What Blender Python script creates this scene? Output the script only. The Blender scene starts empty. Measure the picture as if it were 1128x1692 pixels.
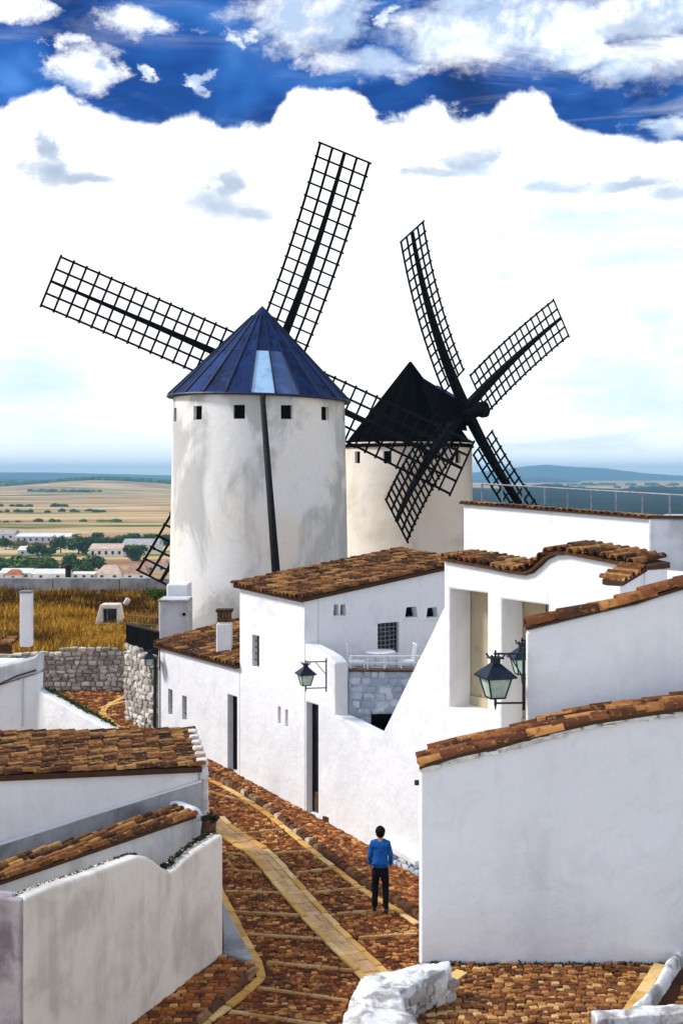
import bpy, bmesh, math, random
import numpy as np
from mathutils import Vector, Matrix, noise as mnoise
from mathutils.geometry import tessellate_polygon

random.seed(7); np.random.seed(7)
S = bpy.context.scene
COL = S.collection
R = math.radians
F, U0, V0, CZ = 2000.0, 564.0, 785.0, 9.0          # focal length in photo pixels, horizon row, eye height

# ------------------------------------------------------------------ camera
cam = bpy.data.cameras.new('camera')
cam.sensor_fit = 'VERTICAL'; cam.sensor_height = 36.0; cam.sensor_width = 24.0
cam.lens = F / 1692 * 36.0
cam.shift_y = -(846 - V0) / 1692
cam.clip_start = 0.1; cam.clip_end = 40000
camo = bpy.data.objects.new('camera', cam); COL.objects.link(camo)
camo.location = (0, 0, CZ); camo.rotation_euler = (R(90), 0, 0)
S.camera = camo
S.view_settings.view_transform = 'Standard'; S.view_settings.look = 'None'
S.view_settings.exposure = 0.40; S.view_settings.gamma = 1.0
S.view_settings.use_curve_mapping = False
S.cycles.use_denoising = True
S.cycles.max_bounces = 6; S.cycles.diffuse_bounces = 3; S.cycles.volume_bounces = 0
S.cycles.volume_max_steps = 64
S.cycles.sample_clamp_indirect = 6

# ------------------------------------------------------------------ sun
SUN_DIR = Vector((-0.78, 0.03, 0.62)).normalized()   # towards the sun: left, a little behind the camera
sun = bpy.data.lights.new('sun', 'SUN'); sun.energy = 2.9; sun.angle = R(12); sun.color = (1.0, 0.95, 0.87)
suno = bpy.data.objects.new('sun', sun); COL.objects.link(suno)
suno.rotation_euler = SUN_DIR.to_track_quat('Z', 'Y').to_euler()

# ------------------------------------------------------------------ sky
def node_tools(nt):
    def N(t, **kw):
        n = nt.nodes.new(t)
        for k, v in kw.items(): setattr(n, k, v)
        return n
    def L(a, b): nt.links.new(a, b)
    def put(sock, v):
        if v is None: return
        if isinstance(v, bpy.types.NodeSocket): L(v, sock)
        else: sock.default_value = v
    def M(op, a, b=None, c=None, clamp=False):
        n = N('ShaderNodeMath', operation=op, use_clamp=clamp)
        put(n.inputs[0], a); put(n.inputs[1], b); put(n.inputs[2], c)
        return n.outputs[0]
    def smooth(x, lo, hi):
        n = N('ShaderNodeMapRange', interpolation_type='SMOOTHSTEP')
        put(n.inputs[0], x); n.inputs[1].default_value = lo; n.inputs[2].default_value = hi
        return n.outputs[0]
    def mix(f, a, b, blend='MIX'):
        n = N('ShaderNodeMix', data_type='RGBA', blend_type=blend)
        put(n.inputs[0], f)
        put(n.inputs[6], a if isinstance(a, bpy.types.NodeSocket) else (*a, 1))
        put(n.inputs[7], b if isinstance(b, bpy.types.NodeSocket) else (*b, 1))
        return n.outputs[2]
    def noise(vec, scale, detail=4, rough=0.55, dist=0.0):
        n = N('ShaderNodeTexNoise'); put(n.inputs['Vector'], vec)
        n.inputs['Scale'].default_value = scale; n.inputs['Detail'].default_value = detail
        n.inputs['Roughness'].default_value = rough; n.inputs['Distortion'].default_value = dist
        return n.outputs['Fac']
    def vscale(vec, s):
        n = N('ShaderNodeVectorMath', operation='MULTIPLY'); put(n.inputs[0], vec); n.inputs[1].default_value = s
        return n.outputs[0]
    def ramp(f, stops, interp='LINEAR'):
        n = N('ShaderNodeValToRGB'); n.color_ramp.interpolation = interp
        e = n.color_ramp.elements
        while len(e) < len(stops): e.new(0.5)
        for i, (p, c) in enumerate(stops): e[i].position = p; e[i].color = (*c, 1)
        put(n.inputs[0], f); return n.outputs[0]
    return N, L, put, M, smooth, mix, noise, vscale, ramp

W = bpy.data.worlds.new('World'); S.world = W; W.use_nodes = True
nt = W.node_tree; nt.nodes.clear()
N, L, put, M, smooth, mix, noise, vscale, ramp = node_tools(nt)
tc = N('ShaderNodeTexCoord'); D = tc.outputs['Generated']
sp = N('ShaderNodeSeparateXYZ'); L(D, sp.inputs[0])
sx, sy, sz = sp.outputs
az = M('ARCTAN2', sx, sy); el = M('ARCSINE', sz)
sky = N('ShaderNodeTexSky', sky_type='NISHITA'); sky.sun_disc = False
sky.sun_elevation = math.asin(SUN_DIR.z); sky.sun_rotation = math.atan2(SUN_DIR.x, SUN_DIR.y)
sky.altitude = 700
fluff = noise(vscale(D, (1, 1, 1.25)), 15, 6, 0.55, 0.5)
fine = noise(D, 55, 6, 0.65, 0.4)
streak = noise(vscale(D, (3.0, 3.0, 17.0)), 2.6, 6, 0.6, 0.8)
_wn = N('ShaderNodeTexNoise'); L(vscale(D, (1, 1, 1.6)), _wn.inputs['Vector']); _wn.inputs['Scale'].default_value = 11; _wn.inputs['Detail'].default_value = 7; _wn.inputs['Roughness'].default_value = 0.65
_ws = N('ShaderNodeSeparateColor'); L(_wn.outputs['Color'], _ws.inputs[0])
azw = M('ADD', az, M('MULTIPLY', M('SUBTRACT', _ws.outputs[0], 0.5), 0.17)); elw = M('ADD', el, M('MULTIPLY', M('SUBTRACT', _ws.outputs[1], 0.5), 0.055))
def sky_az(u): return math.atan((u - U0) / F)
def sky_el(u, v): return math.atan((V0 - v) / F * math.cos(sky_az(u)))
# upper rim of the cloud bank over the horizon, as an elevation along the azimuth
cv = N('ShaderNodeFloatCurve')
rim = [(-900, 175), (-400, 150), (-150, 195), (0, 172), (70, 158), (150, 176), (240, 198), (370, 204), (432, 206), (462, 176), (490, 146),
       (530, 142), (590, 160), (640, 196), (690, 186), (722, 170), (752, 198), (800, 184), (850, 154), (890, 152), (935, 200),
       (990, 222), (1128, 244), (1300, 200), (1600, 160), (2028, 190)]
a0, a1 = sky_az(-900), sky_az(2028)
pts = cv.mapping.curves[0].points
while len(pts) < len(rim): pts.new(0.5, 0.5)
for i, (u, v) in enumerate(rim):
    pts[i].location = ((sky_az(u) - a0) / (a1 - a0), sky_el(u, v)); pts[i].handle_type = 'AUTO_CLAMPED'
cv.mapping.update()
mr = N('ShaderNodeMapRange'); L(az, mr.inputs[0]); mr.inputs[1].default_value = a0; mr.inputs[2].default_value = a1
L(mr.outputs[0], cv.inputs['Value'])
edge = M('ADD', cv.outputs[0], M('MULTIPLY', M('SUBTRACT', fluff, 0.5), 0.042))
edge = M('ADD', edge, M('MULTIPLY', M('SUBTRACT', fine, 0.5), 0.013))
bank = smooth(M('SUBTRACT', edge, el), -0.0035, 0.0035)
def blob(u, v, ru, rv):
    da = M('DIVIDE', M('SUBTRACT', azw, sky_az(u)), ru / F); de = M('DIVIDE', M('SUBTRACT', elw, sky_el(u, v)), rv / F)
    return M('SUBTRACT', 1.0, M('ADD', M('MULTIPLY', da, da), M('MULTIPLY', de, de)))
def blobs(lst, soft=False):
    global azw, elw
    keep = (azw, elw)
    if soft: azw = M('ADD', M('MULTIPLY', az, .3), M('MULTIPLY', azw, .7)); elw = M('ADD', M('MULTIPLY', el, .35), M('MULTIPLY', elw, .65))
    o = None
    for b in lst:
        x = blob(*b); o = x if o is None else M('MAXIMUM', o, x)
    azw, elw = keep
    return o
up = blobs([(505, 28, 100, 50), (560, 20, 60, 40), (840, 45, 140, 48), (960, 74, 100, 30), (228, 30, 66, 26), (150, 118, 50, 30), (112, 74, 26, 13),
            (268, 126, 17, 12), (356, 134, 17, 20), (625, 112, 95, 22), (1090, 95, 70, 42), (1085, 20, 90, 24), (10, 8, 42, 26),
            (668, 30, 20, 14), (376, 58, 14, 12), (1110, 214, 60, 20), (720, 178, 28, 16)])
wide = noise(vscale(D, (1, 1, 2.6)), 12, 6, 0.6, 0.8)
nz = M('ADD', M('MULTIPLY', M('SUBTRACT', wide, 0.5), 5.0), M('MULTIPLY', M('SUBTRACT', fine, 0.5), 1.6))
upm = smooth(M('ADD', M('MAXIMUM', up, -2.5), nz), -1.05, 1.15)
# broken cloud over the rest of the sky
broad = noise(D, 4.5, 7, 0.6, 0.3)
outm = M('MAXIMUM', smooth(el, 0.40, 0.50), smooth(M('ABSOLUTE', az), 0.30, 0.38))
gen = M('MULTIPLY', smooth(broad, 0.42, 0.60), outm)
wisp = M('MULTIPLY', M('MULTIPLY', smooth(streak, 0.46, 0.74), 0.38), M('ADD', 0.35, M('MULTIPLY', smooth(az, 0.05, 0.2), 0.65)))
cloud = M('MAXIMUM', M('MAXIMUM', bank, upm), M('MAXIMUM', gen, wisp))
bluev = noise(vscale(D, (1, 1, 2.0)), 7.5, 3, 0.5, 0.4)
tint = ramp(bluev, [(0.34, (0.012, 0.085, 0.29)), (0.46, (0.025, 0.17, 0.52)), (0.55, (0.09, 0.34, 0.80)), (0.66, (0.28, 0.62, 1.08))])
blue = mix(1.0, sky.outputs[0], tint, 'MULTIPLY')
# grey undersides and faint blue veils in the cloud
shade_b = blobs([(66, 288, 44, 26), (112, 299, 66, 11), (74, 240, 20, 26), (386, 348, 70, 24), (384, 318, 26, 40), (440, 352, 46, 12), (766, 264, 34, 20), (740, 276, 40, 10), (905, 308, 62, 9), (1060, 300, 60, 8), (1112, 316, 36, 14), (1080, 210, 60, 8), (1070, 40, 60, 14)], True)
veil_b = blobs([(990, 372, 190, 34), (1050, 420, 110, 22), (1080, 625, 130, 66), (835, 455, 42, 14), (60, 640, 130, 90), (1110, 520, 80, 40)])
shn = M('MULTIPLY', M('SUBTRACT', noise(vscale(D, (1, 1, 2.5)), 13, 5, 0.6, 0.5), 0.5), 2.4)
shade = smooth(M('ADD', M('MAXIMUM', shade_b, -2), M('MULTIPLY', shn, 0.8)), -1.0, 1.25)
veil = smooth(M('ADD', M('MAXIMUM', veil_b, -2), shn), -0.5, 1.7)
under = M('MULTIPLY', M('MULTIPLY', smooth(broad, 0.45, 0.7), M('SUBTRACT', 1.0, smooth(M('SUBTRACT', edge, el), -0.02, 0.0))), 0.45)
cc = mix(M('MULTIPLY', shade, 0.9), (8.6, 8.75, 8.9), (2.6, 3.3, 4.4))
cc = mix(M('MULTIPLY', veil, 0.8), cc, (4.3, 5.9, 7.6))
cc = mix(under, cc, (5.0, 5.5, 6.2))
low = smooth(M('MULTIPLY', streak, M('SUBTRACT', 1.0, smooth(el, 0.0, 0.12))), 0.30, 0.62)
cc = mix(M('MULTIPLY', low, 0.45), cc, (7.2, 8.3, 9.2))
cc = mix(M('MULTIPLY', M('MULTIPLY', smooth(streak, 0.5, 0.75), 0.55), smooth(az, -0.02, 0.14)), cc, (4.8, 6.0, 7.4))
cc = mix(M('MULTIPLY', M('MULTIPLY', smooth(M('ADD', fluff, M('MULTIPLY', fine, .6)), 0.72, 0.95), M('SUBTRACT', 1.0, bank)), 0.85), cc, (2.6, 3.7, 5.6))
soft_ = M('MULTIPLY', smooth(M('ADD', M('MULTIPLY', noise(vscale(D, (1, 1, 3.2)), 6.5, 6, 0.6, 0.6), 0.7), M('MULTIPLY', fluff, 0.3)), 0.47, 0.68), smooth(az, -0.10, 0.12))
cc = mix(M('MULTIPLY', M('MULTIPLY', soft_, smooth(el, 0.05, 0.16)), 0.75), cc, (4.6, 5.7, 7.0))
skyc = mix(cloud, blue, cc)
bg = N('ShaderNodeBackground'); L(skyc, bg.inputs[0]); bg.inputs[1].default_value = 0.12
wo = N('ShaderNodeOutputWorld'); L(bg.outputs[0], wo.inputs[0])

# ================================================================== materials
def new_mat(name):
    m = bpy.data.materials.new(name); m.use_nodes = True
    t = m.node_tree; t.nodes.clear()
    tools = node_tools(t)
    N, L = tools[0], tools[1]
    out = N('ShaderNodeOutputMaterial'); b = N('ShaderNodeBsdfPrincipled'); L(b.outputs[0], out.inputs[0])
    return m, b, tools
def bump(tools, b, h, strength, dist):
    n = tools[0]('ShaderNodeBump'); n.inputs['Strength'].default_value = strength; n.inputs['Distance'].default_value = dist
    tools[1](h, n.inputs['Height']); tools[1](n.outputs[0], b.inputs['Normal'])
def pos(tools): return tools[0]('ShaderNodeNewGeometry').outputs['Position']

def plaster(name, base, stain, lo, hi, amount, scale=0.55, base2=None, rough=0.9, relief=0.03):
    m, b, T = new_mat(name); N, L, put, M, smooth, mix, noise, vscale, ramp = T
    p = pos(T)
    st = noise(vscale(p, (1, 1, 0.62 if name.startswith('streaked') else 0.85)), scale, 5, 0.6, 0.5)
    dr = noise(vscale(p, (3.2, 3.2, 0.30)), 1.5, 5, 0.65)
    wd = 0.12 if 'mill' in name else 0.24
    f = M('MULTIPLY', smooth(M('ADD', M('MULTIPLY', st, 1 - wd), M('MULTIPLY', dr, wd)), lo, hi), amount)
    c = base
    if base2: c = mix(smooth(noise(p, 0.23, 3, 0.5), 0.42, 0.60), base, base2)
    c = mix(f, c, stain)
    pt = noise(vscale(p, (1, 1, 0.8)), 2.3, 6, 0.7, 1.2)
    c = mix(M('MULTIPLY', smooth(pt, 0.50, 0.66), 0.16), c, stain)
    sm = noise(p, 9, 4, 0.6)
    c = mix(M('MULTIPLY', smooth(sm, 0.55, 0.75), 0.10), c, stain)
    L(c, b.inputs['Base Color']); b.inputs['Roughness'].default_value = rough; b.inputs['Specular IOR Level'].default_value = 0.2
    h = M('ADD', M('MULTIPLY', noise(p, 1.6, 3, 0.5), 1.0), M('MULTIPLY', noise(p, 14, 4, 0.6), 0.18))
    bump(T, b, M('ADD', h, M('MULTIPLY', noise(p, 4.5, 3, 0.5), 0.4)), 0.65, relief * 1.3)
    return m
WHITE = plaster('whitewash', (0.83, 0.83, 0.84), (0.50, 0.515, 0.54), 0.47, 0.72, 0.36, 0.7, relief=0.045)
WHITE_WARM = plaster('aged_whitewash', (0.82, 0.785, 0.715), (0.48, 0.435, 0.375), 0.44, 0.62, 0.62, 0.8)
WHITE_GREY = plaster('weathered_whitewash', (0.66, 0.67, 0.69), (0.34, 0.35, 0.37), 0.42, 0.66, 0.75, 0.9)
GREY_RENDER = plaster('grey_render', (0.42, 0.43, 0.45), (0.16, 0.17, 0.18), 0.42, 0.66, 0.8, 1.1)
MILL_WHITE = plaster('streaked_mill_plaster', (0.80, 0.79, 0.765), (0.43, 0.43, 0.41), 0.45, 0.58, 0.8, 0.42, (0.80, 0.745, 0.66))
MILL_CREAM = plaster('cream_mill_plaster', (0.78, 0.71, 0.60), (0.52, 0.46, 0.37), 0.46, 0.66, 0.6, 0.4, (0.80, 0.75, 0.67))
PURPLE_GREY = plaster('shaded_stained_plaster', (0.40, 0.37, 0.38), (0.17, 0.12, 0.15), 0.42, 0.62, 0.9, 1.3)  # stains, plus the purple grey shade of the wall's left face as colour
BEIGE = plaster('beige_board', (0.50, 0.42, 0.28), (0.30, 0.24, 0.15), 0.48, 0.7, 0.6, 1.6)

def varied(name, stops, rough=0.8, src='object', nscale=12, nmix=0.45, dark=(0.02, 0.015, 0.01), relief=0.01, bscale=30, spec=0.25, hi=None, hiscale=20, hiamt=0.6, dl=(0.45, 0.70)):
    m, b, T = new_mat(name); N, L, put, M, smooth, mix, noise, vscale, ramp = T
    if src == 'object': rnd = N('ShaderNodeObjectInfo').outputs['Random']
    else: rnd = N('ShaderNodeNewGeometry').outputs['Random Per Island']
    p = pos(T)
    c = ramp(rnd, stops)
    f = M('MULTIPLY', smooth(noise(vscale(p, (0.5, 1.3, 1.3)) if name == 'dry_golden_grass' else p, nscale, 5, 0.65, 0.3), *dl), nmix)
    c = mix(f, c, dark)
    if hi: c = mix(M('MULTIPLY', smooth(noise(vscale(p, (1.0, 1.4, 1.2)), hiscale, 5, 0.7, 0.3), 0.54, 0.70), hiamt), c, hi)
    L(c, b.inputs['Base Color']); b.inputs['Roughness'].default_value = rough; b.inputs['Specular IOR Level'].default_value = spec
    bump(T, b, noise(p, bscale, 5, 0.65), 0.7, relief)
    return m
TILE_STOPS = [(0.0, (0.022, 0.010, 0.005)), (0.25, (0.085, 0.030, 0.010)), (0.5, (0.19, 0.070, 0.020)), (0.72, (0.33, 0.14, 0.036)), (0.88, (0.50, 0.27, 0.085)), (1.0, (0.24, 0.06, 0.02))]
TILE = varied('old_clay_tile', TILE_STOPS, 0.85, 'object', 7, 0.85, (0.018, 0.010, 0.006), hi=(0.66, 0.38, 0.12), hiscale=9, hiamt=0.75)
TILE_BED = varied('clay_tile_bed', [(0, (0.05, 0.025, 0.012)), (1, (0.09, 0.04, 0.018))], 0.9, 'object', 6, 0.6)
RED_TILE = varied('warm_clay_tile', [(0.0, (0.04, 0.014, 0.006)), (0.35, (0.14, 0.042, 0.014)), (0.65, (0.27, 0.095, 0.028)), (1.0, (0.46, 0.21, 0.06))], 0.85, 'object', 8, 0.8, (0.018, 0.009, 0.005), hi=(0.62, 0.32, 0.10), hiscale=12, hiamt=0.6)
COB_STOPS = [(0.0, (0.065, 0.016, 0.005)), (0.35, (0.21, 0.055, 0.012)), (0.68, (0.34, 0.105, 0.022)), (0.88, (0.47, 0.19, 0.045)), (1.0, (0.68, 0.38, 0.13))]
COBBLE = varied('brown_cobble', COB_STOPS, 0.8, 'object', 4, 0.75, (0.045, 0.016, 0.006), hi=(0.70, 0.38, 0.13), hiscale=3.2, hiamt=0.5)
COBBLE_S = varied('brown_cobble_field', COB_STOPS, 0.8, 'island', 4, 0.75, (0.045, 0.016, 0.006), hi=(0.70, 0.38, 0.13), hiscale=3.2, hiamt=0.5)
COBBLE_G = varied('ochre_cobble', [(0.0, (0.10, 0.032, 0.010)), (0.45, (0.26, 0.095, 0.025)), (0.8, (0.46, 0.21, 0.06)), (1.0, (0.68, 0.42, 0.17))], 0.8, 'object', 14, 0.5)
COBBLE_GS = varied('ochre_cobble_field', [(0.0, (0.10, 0.032, 0.010)), (0.45, (0.26, 0.095, 0.025)), (0.8, (0.46, 0.21, 0.06)), (1.0, (0.68, 0.42, 0.17))], 0.8, 'island', 14, 0.5)
GOLD = varied('golden_border_stone', [(0.0, (0.60, 0.32, 0.08)), (0.6, (0.74, 0.46, 0.14)), (1.0, (0.80, 0.58, 0.26))], 0.8, 'object', 7, 0.35, (0.28, 0.12, 0.03))
PALE_STONE = varied('pale_channel_stone', [(0.0, (0.56, 0.34, 0.15)), (1.0, (0.74, 0.50, 0.26))], 0.8, 'object', 5, 0.5, (0.30, 0.15, 0.06))
COURSE = varied('pale_stone_course', [(0.0, (0.46, 0.24, 0.08)), (1.0, (0.62, 0.42, 0.19))], 0.8, 'object', 9, 0.5, (0.14, 0.06, 0.02))
KERB = varied('worn_kerb_stone', [(0.0, (0.07, 0.028, 0.012)), (0.75, (0.19, 0.09, 0.04)), (0.9, (0.34, 0.22, 0.12)), (1.0, (0.60, 0.50, 0.38))], 0.85, 'object', 8, 0.6, (0.04, 0.02, 0.012))
MORTAR = varied('dark_mortar', [(0, (0.085, 0.030, 0.010)), (1, (0.11, 0.04, 0.014))], 0.95, 'object', 5, 0.5)
WSTONE = varied('whitewashed_rubble', [(0.0, (0.62, 0.60, 0.55)), (0.5, (0.74, 0.72, 0.67)), (1.0, (0.82, 0.81, 0.78))], 0.9, 'object', 5, 0.65, (0.30, 0.27, 0.23), 0.03, 11)
BSTONE = varied('shaded_limewash_court_stone', [(0.0, (0.36, 0.42, 0.50)), (0.6, (0.55, 0.61, 0.69)), (1.0, (0.70, 0.74, 0.79))], 0.9, 'object', 4, 0.6, (0.20, 0.25, 0.32), 0.03, 9)  # courtyard shade mixed into the limewash colour as blue grey
RSTONE = varied('dry_rubble', [(0.0, (0.28, 0.25, 0.21)), (0.5, (0.48, 0.44, 0.38)), (1.0, (0.72, 0.69, 0.62))], 0.9, 'object', 5, 0.6, (0.16, 0.13, 0.10), 0.03, 9)
def plain(name, c, rough=0.6, metal=0.0, nscale=6, var=0.35, spec=0.4, relief=0.004):
    m, b, T = new_mat(name); N, L, put, M, smooth, mix, noise, vscale, ramp = T
    p = pos(T); d = tuple(x * (1 - var) for x in c); l = tuple(min(1, x * (1 + var)) for x in c)
    L(mix(smooth(noise(p, nscale, 5, 0.6), 0.3, 0.7), d, l), b.inputs['Base Color'])
    b.inputs['Roughness'].default_value = rough; b.inputs['Metallic'].default_value = metal; b.inputs['Specular IOR Level'].default_value = spec
    bump(T, b, noise(p, 40, 3, 0.6), 0.4, relief)
    return m
BLACKWOOD = plain('tarred_timber', (0.004, 0.004, 0.0045), 0.85, 0, 5, 0.5, 0.05)
POLE = plain('dark_pole', (0.007, 0.007, 0.008), 0.7, 0, 5, 0.5, 0.15)
BLACKROOF = varied('black_thatch_panel', [(0, (0.002, 0.002, 0.0022)), (1, (0.004, 0.004, 0.0045))], 0.95, 'object', 3, 0.3, (0.002, 0.002, 0.002), 0.02, 9, 0.0)
BLUEROOF = varied('blue_zinc_panel', [(0, (0.006, 0.018, 0.072)), (0.5, (0.009, 0.028, 0.11)), (1, (0.016, 0.048, 0.17))], 0.6, 'object', 1.6, 0.9, (0.002, 0.004, 0.016), 0.01, 4, 0.12, hi=(0.03, 0.085, 0.25), hiscale=2.2, hiamt=0.5)
PALEROOF = varied('sky_sheen_zinc_panel', [(0, (0.34, 0.55, 0.78)), (1, (0.38, 0.58, 0.80))], 0.4, 'object', 1.6, 0.6, (0.12, 0.25, 0.50), 0.01, 4, 0.4)  # sky reflection on the metal, put into the colour of one cap panel
MIDROOF = varied('faint_sheen_zinc_panel', [(0, (0.045, 0.085, 0.21)), (1, (0.05, 0.09, 0.22))], 0.45, 'object', 1.4, 0.9, (0.09, 0.17, 0.36), 0.01, 4, 0.4)  # weaker part of that sky reflection, coloured into the neighbouring panel
SEAM = plain('roof_seam', (0.008, 0.016, 0.045), 0.5)
DARK = plain('dark_interior', (0.004, 0.004, 0.005), 0.9, 0, 4, 0.3, 0.05)
DOORM = plain('blue_black_door_paint', (0.010, 0.011, 0.020), 0.55, 0, 3, 0.5, 0.3)
BROWNWOOD = plain('brown_wood', (0.10, 0.045, 0.02), 0.7, 0, 8, 0.5)
IRON = plain('black_iron', (0.008, 0.011, 0.014), 0.5, 0.2, 14, 0.4, 0.4)
GREYIRON = plain('grey_painted_rail', (0.16, 0.19, 0.23), 0.5, 0.2, 9, 0.3)
LAMPCAP = plain('dark_blue_lantern_roof', (0.010, 0.017, 0.032), 0.4, 0.3, 9, 0.4)
PANE = plain('dark_window_pane', (0.012, 0.016, 0.02), 0.12, 0, 3, 0.5, 0.6)
FROST = plain('frosted_lantern_glass', (0.42, 0.55, 0.46), 0.3, 0, 5, 0.25, 0.5)
WHITEMETAL = plain('white_painted_metal', (0.75, 0.76, 0.78), 0.45, 0, 9, 0.08)
MOSS = varied('dark_moss', [(0, (0.012, 0.014, 0.008)), (0.6, (0.03, 0.035, 0.016)), (1, (0.07, 0.06, 0.03))], 0.95, 'island', 12, 0.4)
LEAD = plain('grey_flashing', (0.19, 0.20, 0.22), 0.7, 0, 5, 0.35)
GRASS = varied('dry_golden_grass', [(0, (0.26, 0.11, 0.012)), (0.4, (0.55, 0.28, 0.025)), (0.8, (0.74, 0.44, 0.055)), (1, (0.28, 0.25, 0.04))], 0.9, 'island', 0.32, 0.97, (0.075, 0.030, 0.006), hi=(0.85, 0.55, 0.08), hiscale=0.7, hiamt=0.7, dl=(0.40, 0.60))

# ================================================================== builders
def wl(o):
    v = Vector((0, 0, 0))
    while o is not None: v += o.location; o = o.parent
    return v
def tag(o, label=None, cat=None, group=None, kind=None):
    if label: o['label'] = label
    if cat: o['category'] = cat
    if group: o['group'] = group
    if kind: o['kind'] = kind
    return o
def thing(name, loc, label, cat, group=None):
    o = bpy.data.objects.new(name, None); COL.objects.link(o); o.location = loc; o.empty_display_size = 0.3
    return tag(o, label, cat, group)
class MB:
    def __init__(s): s.v = []; s.f = []
    def add(s, vs, fs):
        k = len(s.v); s.v += [tuple(v) for v in vs]; s.f += [tuple(i + k for i in f) for f in fs]; return s
    def hexa(s, p):                       # 8 corners: bottom ring 0-3, top ring 4-7
        return s.add(p, [(3, 2, 1, 0), (4, 5, 6, 7), (0, 1, 5, 4), (1, 2, 6, 5), (2, 3, 7, 6), (3, 0, 4, 7)])
    def box(s, c, size, m=None):
        h = Vector(size) / 2; m = m or Matrix.Identity(3); c = Vector(c)
        return s.hexa([c + m @ Vector((x * h.x, y * h.y, z * h.z)) for z in (-1, 1) for x, y in ((-1, -1), (1, -1), (1, 1), (-1, 1))])
    def bar(s, a, b, w, h=None, up=(0, 0, 1), w2=None, h2=None):   # rectangular bar, may taper
        a, b = Vector(a), Vector(b); d = (b - a).normalized(); up = Vector(up)
        if abs(d.dot(up)) > 0.97: up = Vector((1, 0, 0))
        x = d.cross(up).normalized(); y = x.cross(d); h = h or w; w2 = w2 or w; h2 = h2 or h * w2 / w
        q = ((-1, -1), (1, -1), (1, 1), (-1, 1))
        return s.hexa([a + x * i * w / 2 + y * j * h / 2 for i, j in q] + [b + x * i * w2 / 2 + y * j * h2 / 2 for i, j in q])
    def strip(s, pts, ups, w, h, w2=None):    # bent rectangular bar through pts
        w2 = w2 or w; n = len(pts); rings = []
        for i, p in enumerate(pts):
            d = (pts[min(i + 1, n - 1)] - pts[max(i - 1, 0)]).normalized()
            x = d.cross(ups).normalized(); y = x.cross(d); t = i / (n - 1); ww = w + (w2 - w) * t; hh = h * ww / w
            rings.append([p + x * a * ww / 2 + y * c * hh / 2 for a, c in ((-1, -1), (1, -1), (1, 1), (-1, 1))])
        vs = [q for r in rings for q in r]; fs = [(3, 2, 1, 0), tuple(4 * (n - 1) + k for k in range(4))]
        for i in range(n - 1):
            for k in range(4): fs.append((4 * i + k, 4 * i + (k + 1) % 4, 4 * i + 4 + (k + 1) % 4, 4 * i + 4 + k))
        return s.add(vs, fs)
    def tube(s, pts, rad, n=8, cap=True):
        pts = [Vector(p) for p in pts]; rings = []
        rad = rad if isinstance(rad, (list, tuple)) else [rad] * len(pts)
        for i, p in enumerate(pts):
            d = (pts[min(i + 1, len(pts) - 1)] - pts[max(i - 1, 0)]).normalized()
            u = Vector((0, 0, 1)) if abs(d.z) < 0.9 else Vector((1, 0, 0)); x = d.cross(u).normalized(); y = x.cross(d)
            rings.append([p + (x * math.cos(2 * math.pi * k / n) + y * math.sin(2 * math.pi * k / n)) * rad[i] for k in range(n)])
        vs = [q for r in rings for q in r]; fs = []
        for i in range(len(pts) - 1):
            for k in range(n): fs.append((n * i + k, n * i + (k + 1) % n, n * i + n + (k + 1) % n, n * i + n + k))
        if cap: fs += [tuple(reversed(range(n))), tuple(n * (len(pts) - 1) + k for k in range(n))]
        return s.add(vs, fs)
    def lathe(s, c, prof, n=24):              # prof: (radius, z)
        c = Vector(c); vs = []; fs = []
        for r, z in prof: vs += [c + Vector((r * math.cos(2 * math.pi * k / n), r * math.sin(2 * math.pi * k / n), z)) for k in range(n)]
        for i in range(len(prof) - 1):
            for k in range(n): fs.append((n * i + k, n * i + (k + 1) % n, n * i + n + (k + 1) % n, n * i + n + k))
        fs += [tuple(reversed(range(n))), tuple(n * (len(prof) - 1) + k for k in range(n))]
        return s.add(vs, fs)
    def prism(s, outline, holes, P, depth):   # outline/holes in (a,b); P maps (a,b,d) to a point
        loops = [outline] + holes
        tri = tessellate_polygon([[Vector((a, b, 0)) for a, b in lp] for lp in loops])
        flat = [p for lp in loops for p in lp]; n = len(flat); k = 0
        vs = [P(a, b, 0) for a, b in flat] + [P(a, b, depth) for a, b in flat]
        fs = [tuple(t) for t in tri] + [tuple(n + i for i in reversed(t)) for t in tri]
        for lp in loops:
            m = len(lp)
            for i in range(m): fs.append((k + i, k + (i + 1) % m, n + k + (i + 1) % m, n + k + i))
            k += m
        return s.add(vs, fs)
    def build(s, name, mat, parent=None, smooth=False, bevel=0, sharp=None, recalc=True, kind=None):
        off = wl(parent); me = bpy.data.meshes.new(name)
        me.from_pydata([tuple(Vector(v) - off) for v in s.v], [], s.f)
        if recalc:
            bm = bmesh.new(); bm.from_mesh(me); bmesh.ops.recalc_face_normals(bm, faces=bm.faces); bm.to_mesh(me); bm.free()
        me.materials.append(mat); me.validate()
        if smooth:
            me.polygons.foreach_set('use_smooth', [True] * len(me.polygons))
            if sharp: me.set_sharp_from_angle(angle=R(sharp))
        o = bpy.data.objects.new(name, me); COL.objects.link(o); o.parent = parent
        if bevel:
            b = o.modifiers.new('soft_edges', 'BEVEL'); b.width = bevel; b.segments = 2; b.limit_method = 'ANGLE'; b.angle_limit = R(35)
        if kind: o['kind'] = kind
        return o
def inst(me, name, parent, M4):
    o = bpy.data.objects.new(name, me); COL.objects.link(o); o.parent = parent
    off = wl(parent); m = M4.copy(); m.translation -= off; o.matrix_basis = m
    return o
def frame(x, y, z, t): 
    m = Matrix((x, y, z)).transposed().to_4x4(); m.translation = t; return m
def at(u, v, Y): return Vector(((u - U0) / F * Y, Y, CZ - (v - V0) / F * Y))
def st_z(y): return 0.075 * (y - 20.0)                        # the street climbs gently away
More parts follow.
